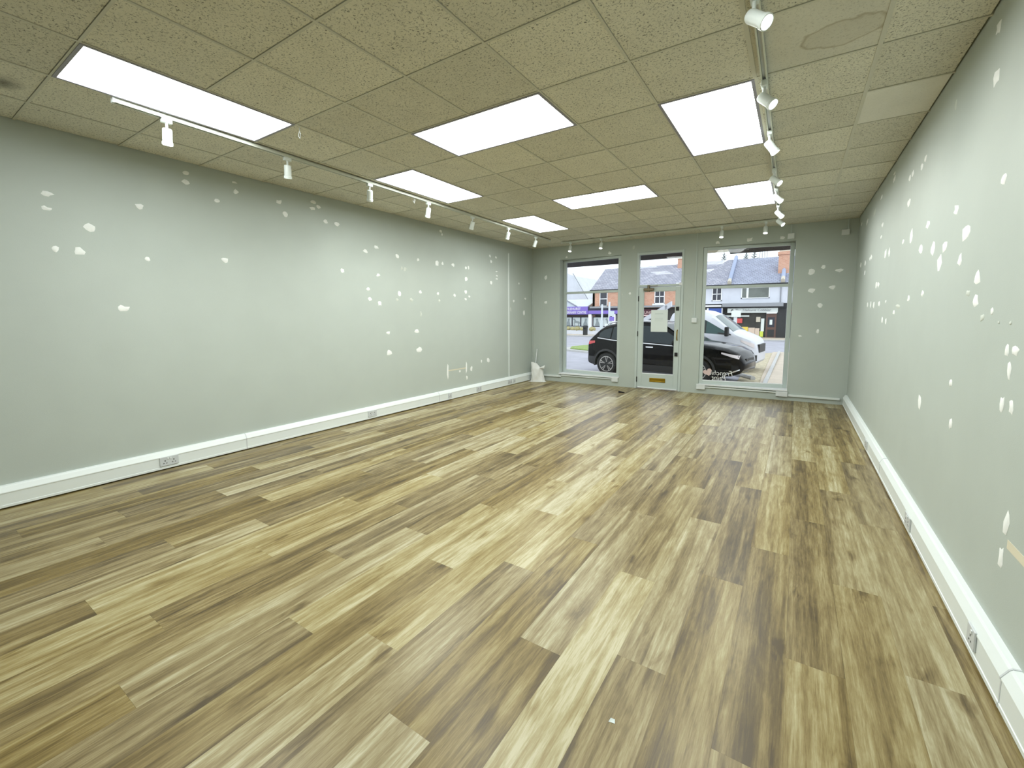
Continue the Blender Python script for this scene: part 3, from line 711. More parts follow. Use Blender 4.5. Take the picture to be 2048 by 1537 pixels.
AW = [(PI*.97, .18), (PI*.85, .3), (PI*.8, .55), (PI*.85, .5), (PI*.9, .45), (PI*.85, .55), (PI*.9, .5)]
for i, y in enumerate((1.40, 2.31, 3.235, 4.16, 5.085, 6.055, 6.99)):
    spot(railx(y), y, AW[i], 'white spotlight on the left track, ' + ords[i], -1)
for i, y in enumerate((2.36, 3.235, 4.10, 5.14, 5.92, 6.83, 7.45)):
    spot(4.712 + (y-1.7)/5.92*(-.057), y, ((-.5, .85), (-.45, .8), (.1, .6), (-.5, .85), (-.45, .8), (-.4, .75), (-.5, .85))[i], 'white spotlight on the right track, ' + ords[i], 1)
for x, lab in ((1.14, 'above the left edge of left window'), (1.78, 'above the right half of left window'), (3.85, 'above the left half of right window'), (4.47, 'above the right half of right window')):
    spot(x, 7.905, (-PI/2, .35), 'white spotlight on the crossing track ' + lab)
# small wire hooks left in the ceiling
for x, y, lab in ((1.61, 2.06, 'small wire hook in the ceiling past the nearest left light panel'), (.93, 3.93, 'small wire hook by the left track rail')):
    h = MB().tube([(x, y, H+.002), (x+.004, y, H-.03), (x+.018, y, H-.055), (x+.004, y, H-.085), (x-.014, y, H-.06), (x-.004, y, H-.03)], .0028, 6).build('ceiling_hook', M['plastic'], None, 60)
    tag(h, lab, 'hook')
# ================================================================ LOOSE THINGS
sk = empty('rubble_sack', (.235, 8.20, 0), .35); tag(sk, 'crumpled white woven sack standing in the corner', 'sack')
rs = random.Random(3)
def sackp(u, v):
    a = 2*PI*u; z = .40*v
    wx = .162*(1-.62*v+.34*v*v) + .010*math.sin(3*a+5*v); wy = (.085*(1-.3*v) + .012*math.sin(5*a-7*v))
    k = 1 + .05*math.sin(9*a+13*v)*math.sin(PI*v) + .03*math.sin(17*a-9*v)*math.sin(PI*v)
    x, y = wx*k*math.copysign(abs(math.cos(a))**.8, math.cos(a)), wy*k*math.sin(a)
    if v > .72:
        q = (v-.72)/.28; y *= 1-.75*q
        z += -.13*q*max(0, x/.12) + .03*q*max(0, -x/.12)
    x -= .02*v
    return (x, y, max(0.0, z))
m = MB().grid(sackp, 40, 16); m.build('sack_body', M['sack'], sk, 75)
MB().grid(lambda u, v: (.045 + .115*u + .012*math.sin(6*v), -.05 + .05*math.cos(2*PI*v)*(.35+.65*u), .305 + .02*u + .045*math.sin(2*PI*v)*(.3+.7*u)), 8, 14).build('folded_mouth', M['sack'], sk, 75)
MB().add([(-.21, -.06, .004), (-.13, -.09, .004), (.13, -.1, .004), (.22, -.06, .004), (.15, .0, .012), (-.15, 0, .012)], [(0, 1, 2, 3, 4, 5)]).build('sack_hem', M['sack'], sk)
st = MB().tube([(.10, 8.27, .05), (.135, 8.345, .70)], .012, 10).build('white_stick', M['plastic'], None, 40); tag(st, 'white stick leaning in the corner behind the sack', 'stick')
dw = MB().prism([(0, 0), (.11, 0), (.11, .006), (0, .032)], 'y', -.022, .022).build('door_wedge', M['cladding'], None, None, (2.22, 7.78, 0), (0, 0, .25)); tag(dw, 'small black door wedge lying on the floor near the door', 'door wedge')
dbm = MB().add([(0, 0, 0), (.022, .004, .0), (.018, .016, .004), (.004, .013, .006)], [(0, 1, 2, 3)]).build('paper_scrap', M['paper'], None, None, (4.455, 1.35, .001)); tag(dbm, 'tiny white scrap on the floor in the foreground', 'scrap')

# ================================================================ OUTSIDE
def gz(y): return -0.36 - 0.0071*(y - 12)
def slab(name, poly, mat, label, cat, lift=0.0, thick=0.1, kind='structure'):
    """flat ground piece following the gentle fall of the street"""
    n = len(poly)
    vs = [(x, y, gz(y)+lift) for x, y in poly] + [(x, y, gz(y)+lift-thick) for x, y in poly]
    o = MB().add(vs, [tuple(range(n)), tuple(range(n, 2*n))[::-1]] + [(i, (i+1) % n, n+(i+1) % n, n+i) for i in range(n)]).build(name, mat)
    return tag(o, label, cat, kind=kind)
slab('road', [(-60, 8.9), (40, 8.9), (40, 120), (-60, 120)], M['asphalt'], 'grey asphalt forecourt and road outside the shop', 'road')
slab('pavement', [(4.35, 9.0), (9, 9.0), (9, 27), (4.05, 25.2), (4.2, 14)], M['pave'], 'pale concrete footpath beside the parked cars', 'pavement', .05)
slab('verge', [(3.75, 10.3), (4.35, 9.9), (4.2, 14), (4.05, 25), (3.4, 24)], M['earth'], 'gravelly verge between the footpath and the parked cars', 'verge', .02)
k = MB().prism([(4.30, 0), (4.40, 0), (4.40, .02), (4.30, .02)], 'y', 9, 24.5).build('kerb', M['kerb'], None, None, (0, 0, gz(12)+.045)); tag(k, 'narrow stone edging along the footpath', 'kerb', kind='structure')
slab('pavement', [(-40, 38.6), (40, 38.6), (40, 43.1), (-40, 43.1)], M['pave'], 'far pavement in front of the shops across the street', 'pavement', .10)
slab('kerb', [(-40, 38.4), (40, 38.4), (40, 38.6), (-40, 38.6)], M['kerb'], 'far kerb across the street', 'kerb', .11)
# low concrete wheel stop in front of the truck, grass island
wsn = MB().tube([(4.02, 13.6, gz(13)+.05), (3.5, 14.5, gz(14)+.05)], .07, 8).build('wheel_stop', M['kerb']); tag(wsn, 'low concrete wheel stop in front of the parked vehicles', 'wheel stop')
gi = empty('grass_island', (-4.6, 22, gz(22))); tag(gi, 'small green grass island with a pale kerb beside the car', 'grass island')
isl = [(-.75, -1.2), (2.6, -2.9), (3.2, .6), (1.2, 5.5), (-.6, 2.6), (-1.3, .2)]
MB().prism(isl, 'z', 0, .10).build('island_kerb', M['kerb'], gi)
MB().prism([(x*.86+.1, y*.86+.1) for x, y in isl], 'z', .10, .17).build('turf', M['grass'], gi, None, None, None, .05)

# ---- canopy board above the shop windows, outside
cb = empty('shop_canopy', (0, 0, 0)); tag(cb, 'dark brown canopy board hanging outside above the windows', 'canopy')
MB().prism([(8.80, 2.64), (9.30, 2.56), (9.34, 2.56), (9.34, 2.95), (8.80, 2.95)], 'x', -.6, 1.8).build('fascia_board', M['canopy'], cb)
MB().prism([(8.80, 2.66), (9.30, 2.60), (9.34, 2.60), (9.34, 2.95), (8.80, 2.95)], 'x', 1.8, 3.25).build('fascia_board', M['canopy'], cb)
MB().prism([(8.80, 2.70), (9.30, 2.645), (9.34, 2.645), (9.34, 2.95), (8.80, 2.95)], 'x', 3.25, 3.82).build('soffit_board', M['cream'], cb)
MB().prism([(8.80, 2.68), (9.30, 2.60), (9.34, 2.60), (9.34, 2.95), (8.80, 2.95)], 'x', 3.82, 5.9).build('fascia_board', M['canopy'], cb)

# ---- vehicles -------------------------------------------------------------
def lerp(T, x):
    if x <= T[0][0]: return T[0][1]
    for (a, p), (b, q) in zip(T, T[1:]):
        if x <= b:
            t = (x-a)/(b-a); return p + (q-p)*t
    return T[-1][1]
def sm(T, x, e=.06): return (lerp(T, x-e) + 2*lerp(T, x) + lerp(T, x+e))/4
def car_body(spec, parent, mat, n=170, rows=14, cols=8):
    L = spec['L']
    ring = 2*(rows+1) + cols - 1; vs = []
    for i in range(n+1):
        x = L*i/n; zb, zt = spec['zb'](x), spec['zt'](x); zt = max(zt, zb+.01)
        col = []
        for j in range(rows+1):
            z = zb + (zt-zb)*j/rows; col.append((x, -spec['w'](x, z), z))
        wt = spec['w'](x, zt)
        for j in range(1, cols):
            t = j/cols; col.append((x, -wt + 2*wt*t, zt + spec['crown']*math.sin(PI*t)))
        for j in range(rows, -1, -1):
            z = zb + (zt-zb)*j/rows; col.append((x, spec['w'](x, z), z))
        vs += col
    fs = []
    for i in range(n):
        for j in range(ring-1): fs.append((i*ring+j, (i+1)*ring+j, (i+1)*ring+j+1, i*ring+j+1))
        fs.append((i*ring, i*ring+ring-1, (i+1)*ring+ring-1, (i+1)*ring))
    fs.append(tuple(range(ring))); fs.append(tuple(range(n*ring, (n+1)*ring))[::-1])
    return MB().add(vs, fs).build('body', mat, parent, 35)
def side_strip(spec, name, parent, mat, x0, x1, zlo, zhi, off=.005, n=24, m=6, sides=(-1,)):
    """a panel lying on the body side; zlo, zhi are tables or numbers"""
    out = None
    for sd in sides:
        def fn(u, v):
            x = x0 + (x1-x0)*u
            a = lerp(zlo, x) if isinstance(zlo, list) else zlo
            b = lerp(zhi, x) if isinstance(zhi, list) else zhi
            z = a + (max(b, a+.002)-a)*v
            return (x, sd*(spec['w'](x, z)+off), z)
        out = MB().grid(fn, n, m).build(name, mat, parent, 50)
    return out
def wheel(parent, x, y, r, sd, rimmat, wd=.22):
    Mx = Matrix.Translation((x, y, r)) @ Matrix.Rotation(PI/2, 4, 'X')
    w_ = MB().lathe([(r*.62, -wd/2), (r*.9, -wd/2), (r*.985, -wd/2+.03), (r, -wd/2+.06), (r, wd/2-.06), (r*.985, wd/2-.03), (r*.9, wd/2), (r*.62, wd/2)], 32, Mx).build('wheel', M['rubber'], parent, 40)
    f = wd/2 + .004
    rm = MB(); 
    Mo = Matrix.Translation((x, y, r)) @ Matrix.Rotation(PI/2*sd, 4, 'X')
    rm.lathe([(r*.60, f-.03), (r*.68, f-.02), (r*.68, f), (r*.62, f), (r*.60, f-.03)], 32, Mo, False)
    rm.lathe([(.001, f-.012), (.055, f-.012), (.06, f-.03)], 16, Mo, False)
    for k in range(5):
        for s_ in (-1, 1):
            a = 2*PI*k/5 + .3
            p0 = Vector((math.cos(a)*.05, math.sin(a)*.05, f-.022)); a2 = a + s_*.16
            p1 = Vector((math.cos(a2)*r*.64, math.sin(a2)*r*.64, f-.012))
            rm.tube([Mo @ p0, Mo @ p1], [.02, .015], 6)
    rm.build('alloy_rim', rimmat, w_, 40)
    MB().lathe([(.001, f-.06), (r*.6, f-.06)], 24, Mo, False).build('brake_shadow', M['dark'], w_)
    return w_
# black crossover car
CW = .91; AR, RW_, FW_ = .395, .76, 3.42
def c_zb(x):
    z = lerp([(0, .46), (.10, .34), (.45, .26), (1.2, .22), (3.0, .22), (3.8, .24), (4.2, .27), (4.36, .33), (4.43, .46)], x)
    for c in (RW_, FW_):
        if abs(x-c) < AR: z = max(z, .35 + math.sqrt(AR*AR-(x-c)**2))
    return z
def c_zt(x): return sm([(0, .66), (.03, .90), (.10, 1.06), (.16, 1.12), (.46, 1.42), (.60, 1.50), (1.1, 1.59), (1.7, 1.62), (2.1, 1.60), (2.45, 1.53), (3.08, 1.14), (3.2, 1.09), (3.7, 1.02), (4.05, .95), (4.28, .84), (4.38, .72), (4.43, .56)], x, .03)
def c_w(x, z):
    p = lerp([(0, .80), (.08, .90), (.3, .975), (.8, 1), (3.4, 1), (3.9, .96), (4.2, .86), (4.36, .70), (4.43, .52)], x)
    t = c_zt(x)
    belt = lerp([(0, 1.05), (2.0, 1.02), (3.2, .98), (4.43, .9)], x)
    k = 1.0
    if z < .40: k = .965 + .035*max(0, (z-.2)/.2)
    elif z < .70: k = 1.0 - .012*math.sin(PI*(z-.4)/.3)
    if z > belt: k = 1 - .30*(z-belt)/.6
    e = max(0, (z - t + .07)/.07); k *= 1 - .10*e*e
    for c in (RW_, FW_):
        d = math.hypot(x-c, z-.35)
        if d < AR+.07: k *= 1.0 + .012
    return CW*p*k
car = empty('black_car', (-.43, 12.62+.9, gz(12.7)+.0), math.radians(-10.5)); tag(car, 'glossy black crossover car parked sideways right outside the windows', 'car')
car.scale = (1.02, 1, 1)
cspec = dict(L=4.43, zb=c_zb, zt=c_zt, w=c_w, crown=.035)
car_body(cspec, car, M['carblack'])
bl = [(.42, 1.16), (1.0, 1.10), (2.9, 1.01), (3.15, 1.0)]
tp = [(.42, 1.24), (.62, 1.38), (.95, 1.47), (1.5, 1.52), (2.0, 1.50), (2.4, 1.44), (3.0, 1.09), (3.15, 1.01)]
side_strip(cspec, 'quarter_window', car, M['carglass'], .46, .86, bl, tp)
side_strip(cspec, 'rear_door_window', car, M['carglass'], .90, 1.70, bl, tp)
side_strip(cspec, 'front_door_window', car, M['carglass'], 1.78, 3.05, bl, tp)
side_strip(cspec, 'window_trim', car, M['chrome'], .42, 3.10, [(x, z-.045) for x, z in bl], [(x, z-.022) for x, z in bl], .008, 30, 1)
side_strip(cspec, 'door_pillar', car, M['cladding'], 1.70, 1.78, bl, tp, .007, 2, 6)
side_strip(cspec, 'sill_cladding', car, M['cladding'], 1.17, 3.01, .225, .42, .008, 20, 3)
for x in (1.02, 1.74, 2.98): side_strip(cspec, 'door_seam', car, M['dark'], x-.004, x+.004, .42, 1.0, .002, 1, 12)
for x in (1.22, 2.02):
    side_strip(cspec, 'door_handle', car, M['chrome'], x, x+.21, .905, .935, .022, 4, 1)
def arch(spec, parent, c, mat):
    m = MB()
    def fn(u, v):
        a = PI*(-.06 + 1.12*u); r = AR + .055*v - .004
        x, z = c + r*math.cos(a), max(.20, .35 + r*math.sin(a)); return (x, -(spec['w'](x, z)+.012-.01*v), z)
    m.grid(fn, 28, 2); return m.build('wheel_arch_trim', mat, parent, 50)
for c in (RW_, FW_):
    arch(cspec, car, c, M['cladding'])
    MB().lathe([(.001, -.1), (AR-.01, -.1)], 24, Matrix.Translation((c, -.60, .35)) @ Matrix.Rotation(PI/2, 4, 'X'), False).build('arch_liner', M['dark'], car)
    wheel(car, c, -.79, .345, 1, M['rim']); wheel(car, c, .79, .345, -1, M['rim'])
side_strip(cspec, 'tail_light', car, M['taillight'], .05, .36, [(.05, .90), (.36, .97)], [(.05, 1.02), (.36, 1.04)], .012, 6, 3, (-1, 1))
side_strip(cspec, 'head_light', car, M['headlight'], 3.98, 4.34, [(3.98, .83), (4.34, .70)], [(3.98, .87), (4.34, .79)], .008, 8, 3, (-1, 1))
side_strip(cspec, 'fog_light_trim', car, M['chrome'], 4.10, 4.36, [(4.10, .30), (4.36, .42)], [(4.10, .33), (4.36, .45)], .01, 6, 1)
side_strip(cspec, 'rear_bumper_trim', car, M['cladding'], .02, .38, [(.02, .44), (.12, .36), (.38, .29)], .55, .006, 8, 3, (-1, 1))
MB().box(4.36, 4.42, -.32, .32, .56, .70).build('front_grille', M['cladding'], car, None, None, None, .01)
MB().grid(lambda u, v: (2.46 + .62*u, (-1+2*v)*(.66+.10*u), c_zt(2.46+.62*u)+.035*math.sin(PI*v)+.006), 8, 8).build('windscreen', M['carglass'], car, 60)
MB().grid(lambda u, v: (.17 + .28*u, (-1+2*v)*(.70-.08*u), c_zt(.17+.28*u)+.035*math.sin(PI*v)+.006), 6, 8).build('rear_window', M['carglass'], car, 60)
for s_ in (-1, 1):
    MB().tube([(.62, s_*.60, 1.535), (.80, s_*.60, 1.60), (1.6, s_*.60, 1.655), (2.2, s_*.60, 1.625), (2.38, s_*.61, 1.56)], .018, 8).build('roof_rail', M['chrome'], car, 50)
    m = MB().lathe([(.001, -.11), (.07, -.1), (.085, -.03), (.08, .06), (.05, .1), (.001, .11)], 14, Matrix.Translation((2.86, s_*1.0, 1.06)) @ Matrix.Rotation(PI/2, 4, 'X') @ Matrix.Scale(.75, 4, (1, 0, 0)), False)
    m.build('door_mirror', M['carblack'], car, 60)

# white cab truck with low flat bed
VW = .98
def v_zb(x):
    z = lerp([(0, .34), (1.9, .30), (2.45, .28), (2.62, .30), (2.70, .40)], x)
    for c in (1.72,):
        if abs(x-c) < .41: z = max(z, .36 + math.sqrt(.41**2-(x-c)**2))
    return z
def v_zt(x): return sm([(0, 1.70), (.05, 1.90), (.25, 1.97), (.9, 1.98), (1.18, 1.94), (1.42, 1.83), (2.06, 1.30), (2.2, 1.25), (2.5, 1.12), (2.62, 1.02), (2.68, .85), (2.70, .6)], x, .03)
def v_w(x, z):
    p = lerp([(0, 1), (1.8, 1), (2.3, .95), (2.55, .86), (2.66, .76), (2.70, .66)], x); t = v_zt(x); k = 1.0
    if z > 1.2: k = 1 - .20*(z-1.2)/.75
    e = max(0, (z - t + .08)/.08); k *= 1 - .10*e*e
    return VW*p*k
trk = empty('white_truck', (1.38, 15.35+.95, gz(15.4)-.02), math.radians(-6)); tag(trk, 'white cab truck parked behind the black car, facing right', 'truck')
vspec = dict(L=2.70, zb=v_zb, zt=v_zt, w=v_w, crown=.05)
car_body(vspec, trk, M['vanwhite'], 120)
vb = [(.30, 1.36), (.9, 1.30), (1.25, 1.26), (1.95, 1.22), (2.02, 1.20)]
vt = [(.30, 1.72), (.75, 1.77), (1.05, 1.75), (1.3, 1.62), (1.95, 1.25), (2.02, 1.21)]
side_strip(vspec, 'door_window', trk, M['vanglass'], .32, 1.98, vb, vt, .006, 30, 6)
side_strip(vspec, 'window_bar', trk, M['cladding'], 1.18, 1.22, vb, vt, .010, 2, 4)
side_strip(vspec, 'window_bar', trk, M['cladding'], 1.60, 1.98, vb, [(1.6, 1.30), (1.98, 1.245)], .010, 6, 2)
side_strip(vspec, 'body_moulding', trk, M['cladding'], .3, 1.28, .985, 1.0, .006, 8, 1)
side_strip(vspec, 'head_light', trk, M['headlight'], 2.26, 2.62, [(2.26, 1.02), (2.62, .82)], [(2.26, 1.08), (2.62, .95)], .012, 8, 3, (-1, 1))
side_strip(vspec, 'front_bumper', trk, M['cladding'], 2.18, 2.69, [(2.18, .32), (2.69, .42)], .60, .014, 12, 4, (-1, 1))
MB().box(2.64, 2.72, -.5, .5, .66, .92).build('grille', M['cladding'], trk, None, None, None, .01)
MB().grid(lambda u, v: (1.45 + .58*u, (-1+2*v)*(.74+.12*u), v_zt(1.45+.58*u)+.05*math.sin(PI*v)+.007), 8, 8).build('windscreen', M['vanglass'], trk, 60)
mm = MB().box(1.84, 1.95, -1.24, -1.06, 1.18, 1.48); mm.build('door_mirror', M['cladding'], trk, None, None, None, .03)
wheel(trk, 1.72, -.82, .36, 1, M['rim']); wheel(trk, 1.72, .82, .36, -1, M['rim'])
wheel(trk, -1.55, -.82, .36, 1, M['rim']); wheel(trk, -1.55, .82, .36, -1, M['rim'])
box('load_bed', -2.7, -.04, -.95, .95, .62, .74, M['vanwhite'], trk, .01)
box('drop_side', -2.7, -.04, -.98, -.95, .60, 1.0, M['vanwhite'], trk, .01)
box('drop_side', -2.7, -.04, .95, .98, .60, 1.0, M['vanwhite'], trk, .01)
box('chassis', -2.5, .3, -.4, .4, .38, .60, M['cladding'], trk)
for y in (-.9, .86): box('rack_post', -.16, -.08, y, y+.05, .74, 2.18, M['vanwhite'], trk)
MB().prism([(-1.82, 1.10), (-1.82, 1.22), (.05, 2.32), (.05, 2.14)], 'y', -.9, -.78).build('sloping_boom', M['vanwhite'], trk)

# ---- buildings across the street ------------------------------------------
FY = 43.0
def wall_rect(parent, x0, x1, z0, z1, y, mat, name='facade', t=.3): return box(name, x0, x1, y, y+t, z0, z1, mat, parent)
def sash(parent, x0, x1, z0, z1, y, nx, nz, glassm, fr=.07, name='window'):
    w_ = MB()
    w_.box(x0, x1, y-.06, y+.04, z0, z0+fr); w_.box(x0, x1, y-.06, y+.04, z1-fr, z1)
    w_.box(x0, x0+fr, y-.06, y+.04, z0, z1); w_.box(x1-fr, x1, y-.06, y+.04, z0, z1)
    for k in range(1, nx):
        x = x0 + (x1-x0)*k/nx; w_.box(x-.03, x+.03, y-.055, y+.03, z0, z1)
    for k in range(1, nz):
        z = z0 + (z1-z0)*k/nz; w_.box(x0, x1, y-.055, y+.03, z-.035, z+.035)
    o = w_.build(name, M['white'], parent)
    box('pane', x0+.02, x1-.02, y-.02, y-.005, z0+.02, z1-.02, glassm, o)
    return o
def roof(parent, x0, x1, y0, y1, z0, z1, mat, name='roof'):
    """pitched roof seen on its street slope; eaves y0,z0 ridge y1,z1; texture lies in its own plane"""
    a = math.atan2(z1-z0, y1-y0); Ls = math.hypot(z1-z0, y1-y0)
    o = box(name, x0, x1, 0, Ls, -.12, 0, mat, parent, 0, (0, y0, z0), (a, 0, 0))
    box('roof_back', x0, x1, 0, Ls, -.12, 0, mat, parent, 0, (0, 2*y1-y0, z0), (PI-a, 0, 0)).scale = (1, 1, -1)
    return o
# brick terrace house
bb = empty('brick_terrace_house', (-8.7, FY, gz(FY))); tag(bb, 'orange brick terrace house with slate roof seen through left window and door', 'building')
bb.location = (0, 0, 0)
wall_rect(bb, -13.1, -4.3, 2.2, 4.2, FY, M['brick']); wall_rect(bb, -13.1, -4.3, gz(FY), 2.2, FY+.25, M['shopdark'], 'shopfront')
MB().prism([(FY, 4.2), (FY+8, 4.2), (FY+4, 6.45)], 'x', -13.05, -12.9).build('gable', M['brick'], bb)
box('side_wall', -13.1, -12.85, FY, FY+8, gz(FY), 4.2, M['brick'], bb)
roof(bb, -13.3, -4.3, FY-.2, FY+4, 4.08, 6.65, M['slate'])
box('gutter', -13.3, -4.3, FY-.32, FY-.2, 4.02, 4.12, M['black'], bb)
sash(bb, -12.3, -11.45, 2.40, 3.95, FY, 1, 2, M['windark']); sash(bb, -6.68, -5.72, 2.58, 3.95, FY, 2, 2, M['windark'])
box('window_sill', -6.85, -5.65, FY-.15, FY, 2.42, 2.58, M['white'], bb); box('window_sill', -12.4, -11.35, FY-.12, FY, 2.33, 2.40, M['white'], bb)
MB().tube([(-7.72, FY-.08, 4.0), (-7.72, FY-.08, 2.45)], .05, 8).build('downpipe', M['black'], bb); MB().tube([(-7.92, FY-.06, 4.0), (-7.92, FY-.06, 2.45)], .06, 8).build('soil_pipe', M['white'], bb)
box('shop_cornice', -13.2, -4.3, FY-.5, FY+.3, 2.22, 2.40, M['greybox'], bb)
box('sign_board', -8.6, -6.2, FY-.12, FY, 1.35, 2.05, M['maroon'], bb)
text('sign_text', 'FUNE', .36, M['pink'], bb, (-7.35, FY-.14, 1.72), (PI/2, 0, 0), 0, False, 'CENTER', .01)
box('sign_stripe', -7.9, -6.3, FY-.135, FY-.12, 1.40, 1.50, M['pink'], bb)
ch = box('chimney', -5.35, -4.55, FY+3.2, FY+4.2, 5.4, 7.15, M['brick'], bb); box('chimney_cap', -5.42, -4.48, FY+3.1, FY+4.3, 7.1, 7.25, M['stone'], ch)
box('parapet', -4.7, -4.3, FY-.1, FY+.1, 4.1, 4.5, M['white'], bb)
# purple single-storey practice on the left
vc = empty('purple_signed_practice'); tag(vc, 'low white building with a purple sign and frosted pet windows', 'building')
wall_rect(vc, -24, -13.42, gz(FY), .30, FY-.1, M['render'], 'low_wall'); wall_rect(vc, -24, -13.42, .3, 2.4, FY+.1, M['brown'], 'upper_wall'); wall_rect(bb, -13.1, -10.2, gz(FY), .30, FY-.1, M['render'], 'low_wall')
box('purple_sign', -20, -13.42, FY-.5, FY-.2, 1.58, 2.42, M['purple'], vc, .01)
text('sign_text', 'TILEHURST', .36, M['vinylwhite'], vc, (-15.05, FY-.52, 2.16), (PI/2, 0, 0), 0, False, 'CENTER', .01, .95)
text('sign_text', 'VETERINARY CENTRE', .36, M['vinylwhite'], vc, (-13.58, FY-.52, 1.78), (PI/2, 0, 0), 0, False, 'RIGHT', .01, .78)
box('navy_fascia', -13.4, -10.2, FY-.4, FY-.1, 1.98, 2.32, M['navy'], bb); box('purple_strip', -13.4, -10.2, FY-.42, FY-.1, 1.64, 1.98, M['purple'], bb)
box('dark_soffit', -20, -13.43, FY-.38, FY, 1.50, 1.64, M['navy'], vc); box('dark_soffit', -13.4, -10.2, FY-.38, FY, 1.50, 1.64, M['navy'], bb)
for x0, x1 in ((-18.4, -17.45), (-17.4, -16.45), (-16.4, -15.42), (-15.36, -14.42), (-14.36, -13.42), (-12.98, -11.95), (-11.9, -10.84)):
    w_ = box('frosted_window', x0, x1, FY-.06, FY, .36, 1.26, M['winlight'], vc if x0 < -13.3 else bb)
    m = MB(); m.box(x0-.03, x0+.03, FY-.1, FY, .3, 1.32); m.box(x1-.03, x1+.03, FY-.1, FY, .3, 1.32); m.box(x0, x1, FY-.1, FY, .28, .35); m.box(x0, x1, FY-.1, FY, 1.27, 1.33)
    m.build('window_frame', M['navy'], w_)
CAT = [(-.22, 0), (.22, 0), (.24, .12), (.17, .32), (.12, .5), (.17, .62), (.15, .8), (.08, .74), (0, .74), (-.04, .82), (-.08, .66), (-.08, .52), (-.18, .34), (-.26, .12)]
DOG = [(-.30, 0), (-.24, 0), (-.22, .3), (.12, .28), (.16, 0), (.22, 0), (.26, .3), (.42, .1), (.45, .16), (.3, .45), (-.1, .52), (-.22, .76), (-.36, .74), (-.42, .66), (-.3, .6), (-.32, .3)]
SIT = [(-.1, 0), (.4, 0), (.36, .14), (.16, .34), (-.02, .62), (-.08, .8), (-.18, .78), (-.28, .66), (-.18, .6), (-.12, .4)]
for shp, x, s_ in ((CAT, -15.85, 1), (DOG, -14.85, 1), (CAT, -13.85, 1), (CAT, -12.5, -1), (SIT, -11.35, 1)):
    MB().prism([(x + s_*p, .38 + q) for p, q in shp], 'y', FY-.075, FY-.065).build('pet_silhouette', M['pet'], vc if x < -13.3 else bb)
for x in (-13.2, -10.6): box('white_column', x-.17, x+.17, FY-.45, FY-.12, gz(FY), 1.6, M['white'], bb)
MB().prism([(FY-.2, 2.42), (FY+5, 2.42), (FY+3, 3.3)], 'x', -24, -13.6).build('roof', M['winlight'], vc)
MB().prism([(-17.6, 2.42), (-14.9, 2.42), (-16.2, 3.15)], 'y', FY-.1, FY+3).build('roof_gable', M['winlight'], vc)
for a_, b_ in (((-17.7, 2.42), (-16.2, 3.2)), ((-16.2, 3.2), (-14.8, 2.42))):
    MB().tube([(a_[0], FY-.14, a_[1]), (b_[0], FY-.14, b_[1])], .07, 6).build('gable_trim', M['greybox'], vc)
gf = empty('pale_gabled_house'); tag(gf, 'pale gabled house far behind the purple sign', 'building')
MB().prism([(-30, -.7), (-17.6, -.7), (-17.6, 3.4), (-19.6, 6.6), (-25, 9), (-30, 9)], 'y', 52, 60).build('gable_wall', M['render'], gf)
MB().tube([(-17.4, 51.9, 3.4), (-19.6, 51.9, 6.9)], .05, 6).build('verge_board', M['greybox'], gf)
box('lower_wing', -17.5, -14.5, 54, 58, -.7, 4.0, M['stone'], gf)
# white rendered house with the cobbler's shop
wh = empty('white_rendered_house'); tag(wh, 'white rendered building with blue-grey roof and chimney seen through right window', 'building')
wall_rect(wh, -4.3, 8, 2.45, 4.25, FY, M['render'])
for x0, x1 in ((-4.3, -1.85), (-.68, -.48), (3.55, 4.35)): wall_rect(wh, x0, x1, gz(FY), 2.45, FY-.05, M['black'], 'shop_pier')
wall_rect(wh, -1.85, -.68, gz(FY), 2.45, FY+.1, M['shopdark'], 'shopfront'); wall_rect(wh, -.5, 2.78, gz(FY), 2.45, FY+.1, M['shopdark'], 'shopfront'); wall_rect(wh, 4.35, 8, gz(FY), 2.45, FY, M['windark'], 'shopfront')
roof(wh, -4.3, -.3, FY-.2, FY+4, 4.14, 6.75, M['slate'], 'left_roof'); roof(wh, -.05, 8, FY-.2, FY+4, 4.14, 6.75, M['slate2'], 'right_roof')
a_ = math.atan2(2.61, 4.2)
for x, y0, l_, in ((-.30, FY-.25, 5.1), (3.72, FY-.25, 2.1)):
    MB().prism([(0, -.1), (.28, -.1), (.28, .22), (.14, .34), (0, .22)], 'y', .5, l_).build('party_wall_coping', M['lead'], wh, None, (x, y0, 4.18), (a_, 0, 0))
    MB().prism([(0, -.1), (.28, -.1), (.28, .22), (.14, .34), (0, .22)], 'y', 0, .5).build('coping_foot', M['stone'], wh, None, (x, y0, 4.18), (a_, 0, 0))
ch = box('chimney', 3.42, 4.25, FY+1.2, FY+2.2, 5.0, 6.75, M['brick'], wh); box('chimney_cap', 3.34, 4.33, FY+1.1, FY+2.3, 6.6, 6.85, M['brick'], ch); box('chimney_flaunching', 3.45, 4.2, FY+1.2, FY+2.2, 6.85, 7.0, M['stone'], ch)
box('gutter', -4.3, 8, FY-.34, FY-.2, 4.02, 4.13, M['black'], wh)
sash(wh, -1.56, -.74, 2.72, 3.95, FY, 2, 2, M['windark']); sash(wh, .80, 2.95, 2.88, 3.85, FY, 1, 1, M['winmid'])
box('window_mullion', 1.20, 1.36, FY-.07, FY+.02, 2.88, 3.85, M['white'], wh)
MB().tube([(3.74, FY-.06, 4.0), (3.76, FY-.06, 2.5)], .04, 8).build('downpipe', M['greybox'], wh)
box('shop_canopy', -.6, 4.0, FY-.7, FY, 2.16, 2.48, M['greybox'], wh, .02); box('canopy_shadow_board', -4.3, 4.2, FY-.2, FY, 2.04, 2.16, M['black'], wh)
box('white_cornice', -4.3, -.7, FY-.35, FY, 2.20, 2.34, M['white'], wh)
sg = box('shop_sign', -.2, 3.62, FY-.3, FY-.15, 1.64, 2.04, M['paper'], wh); 
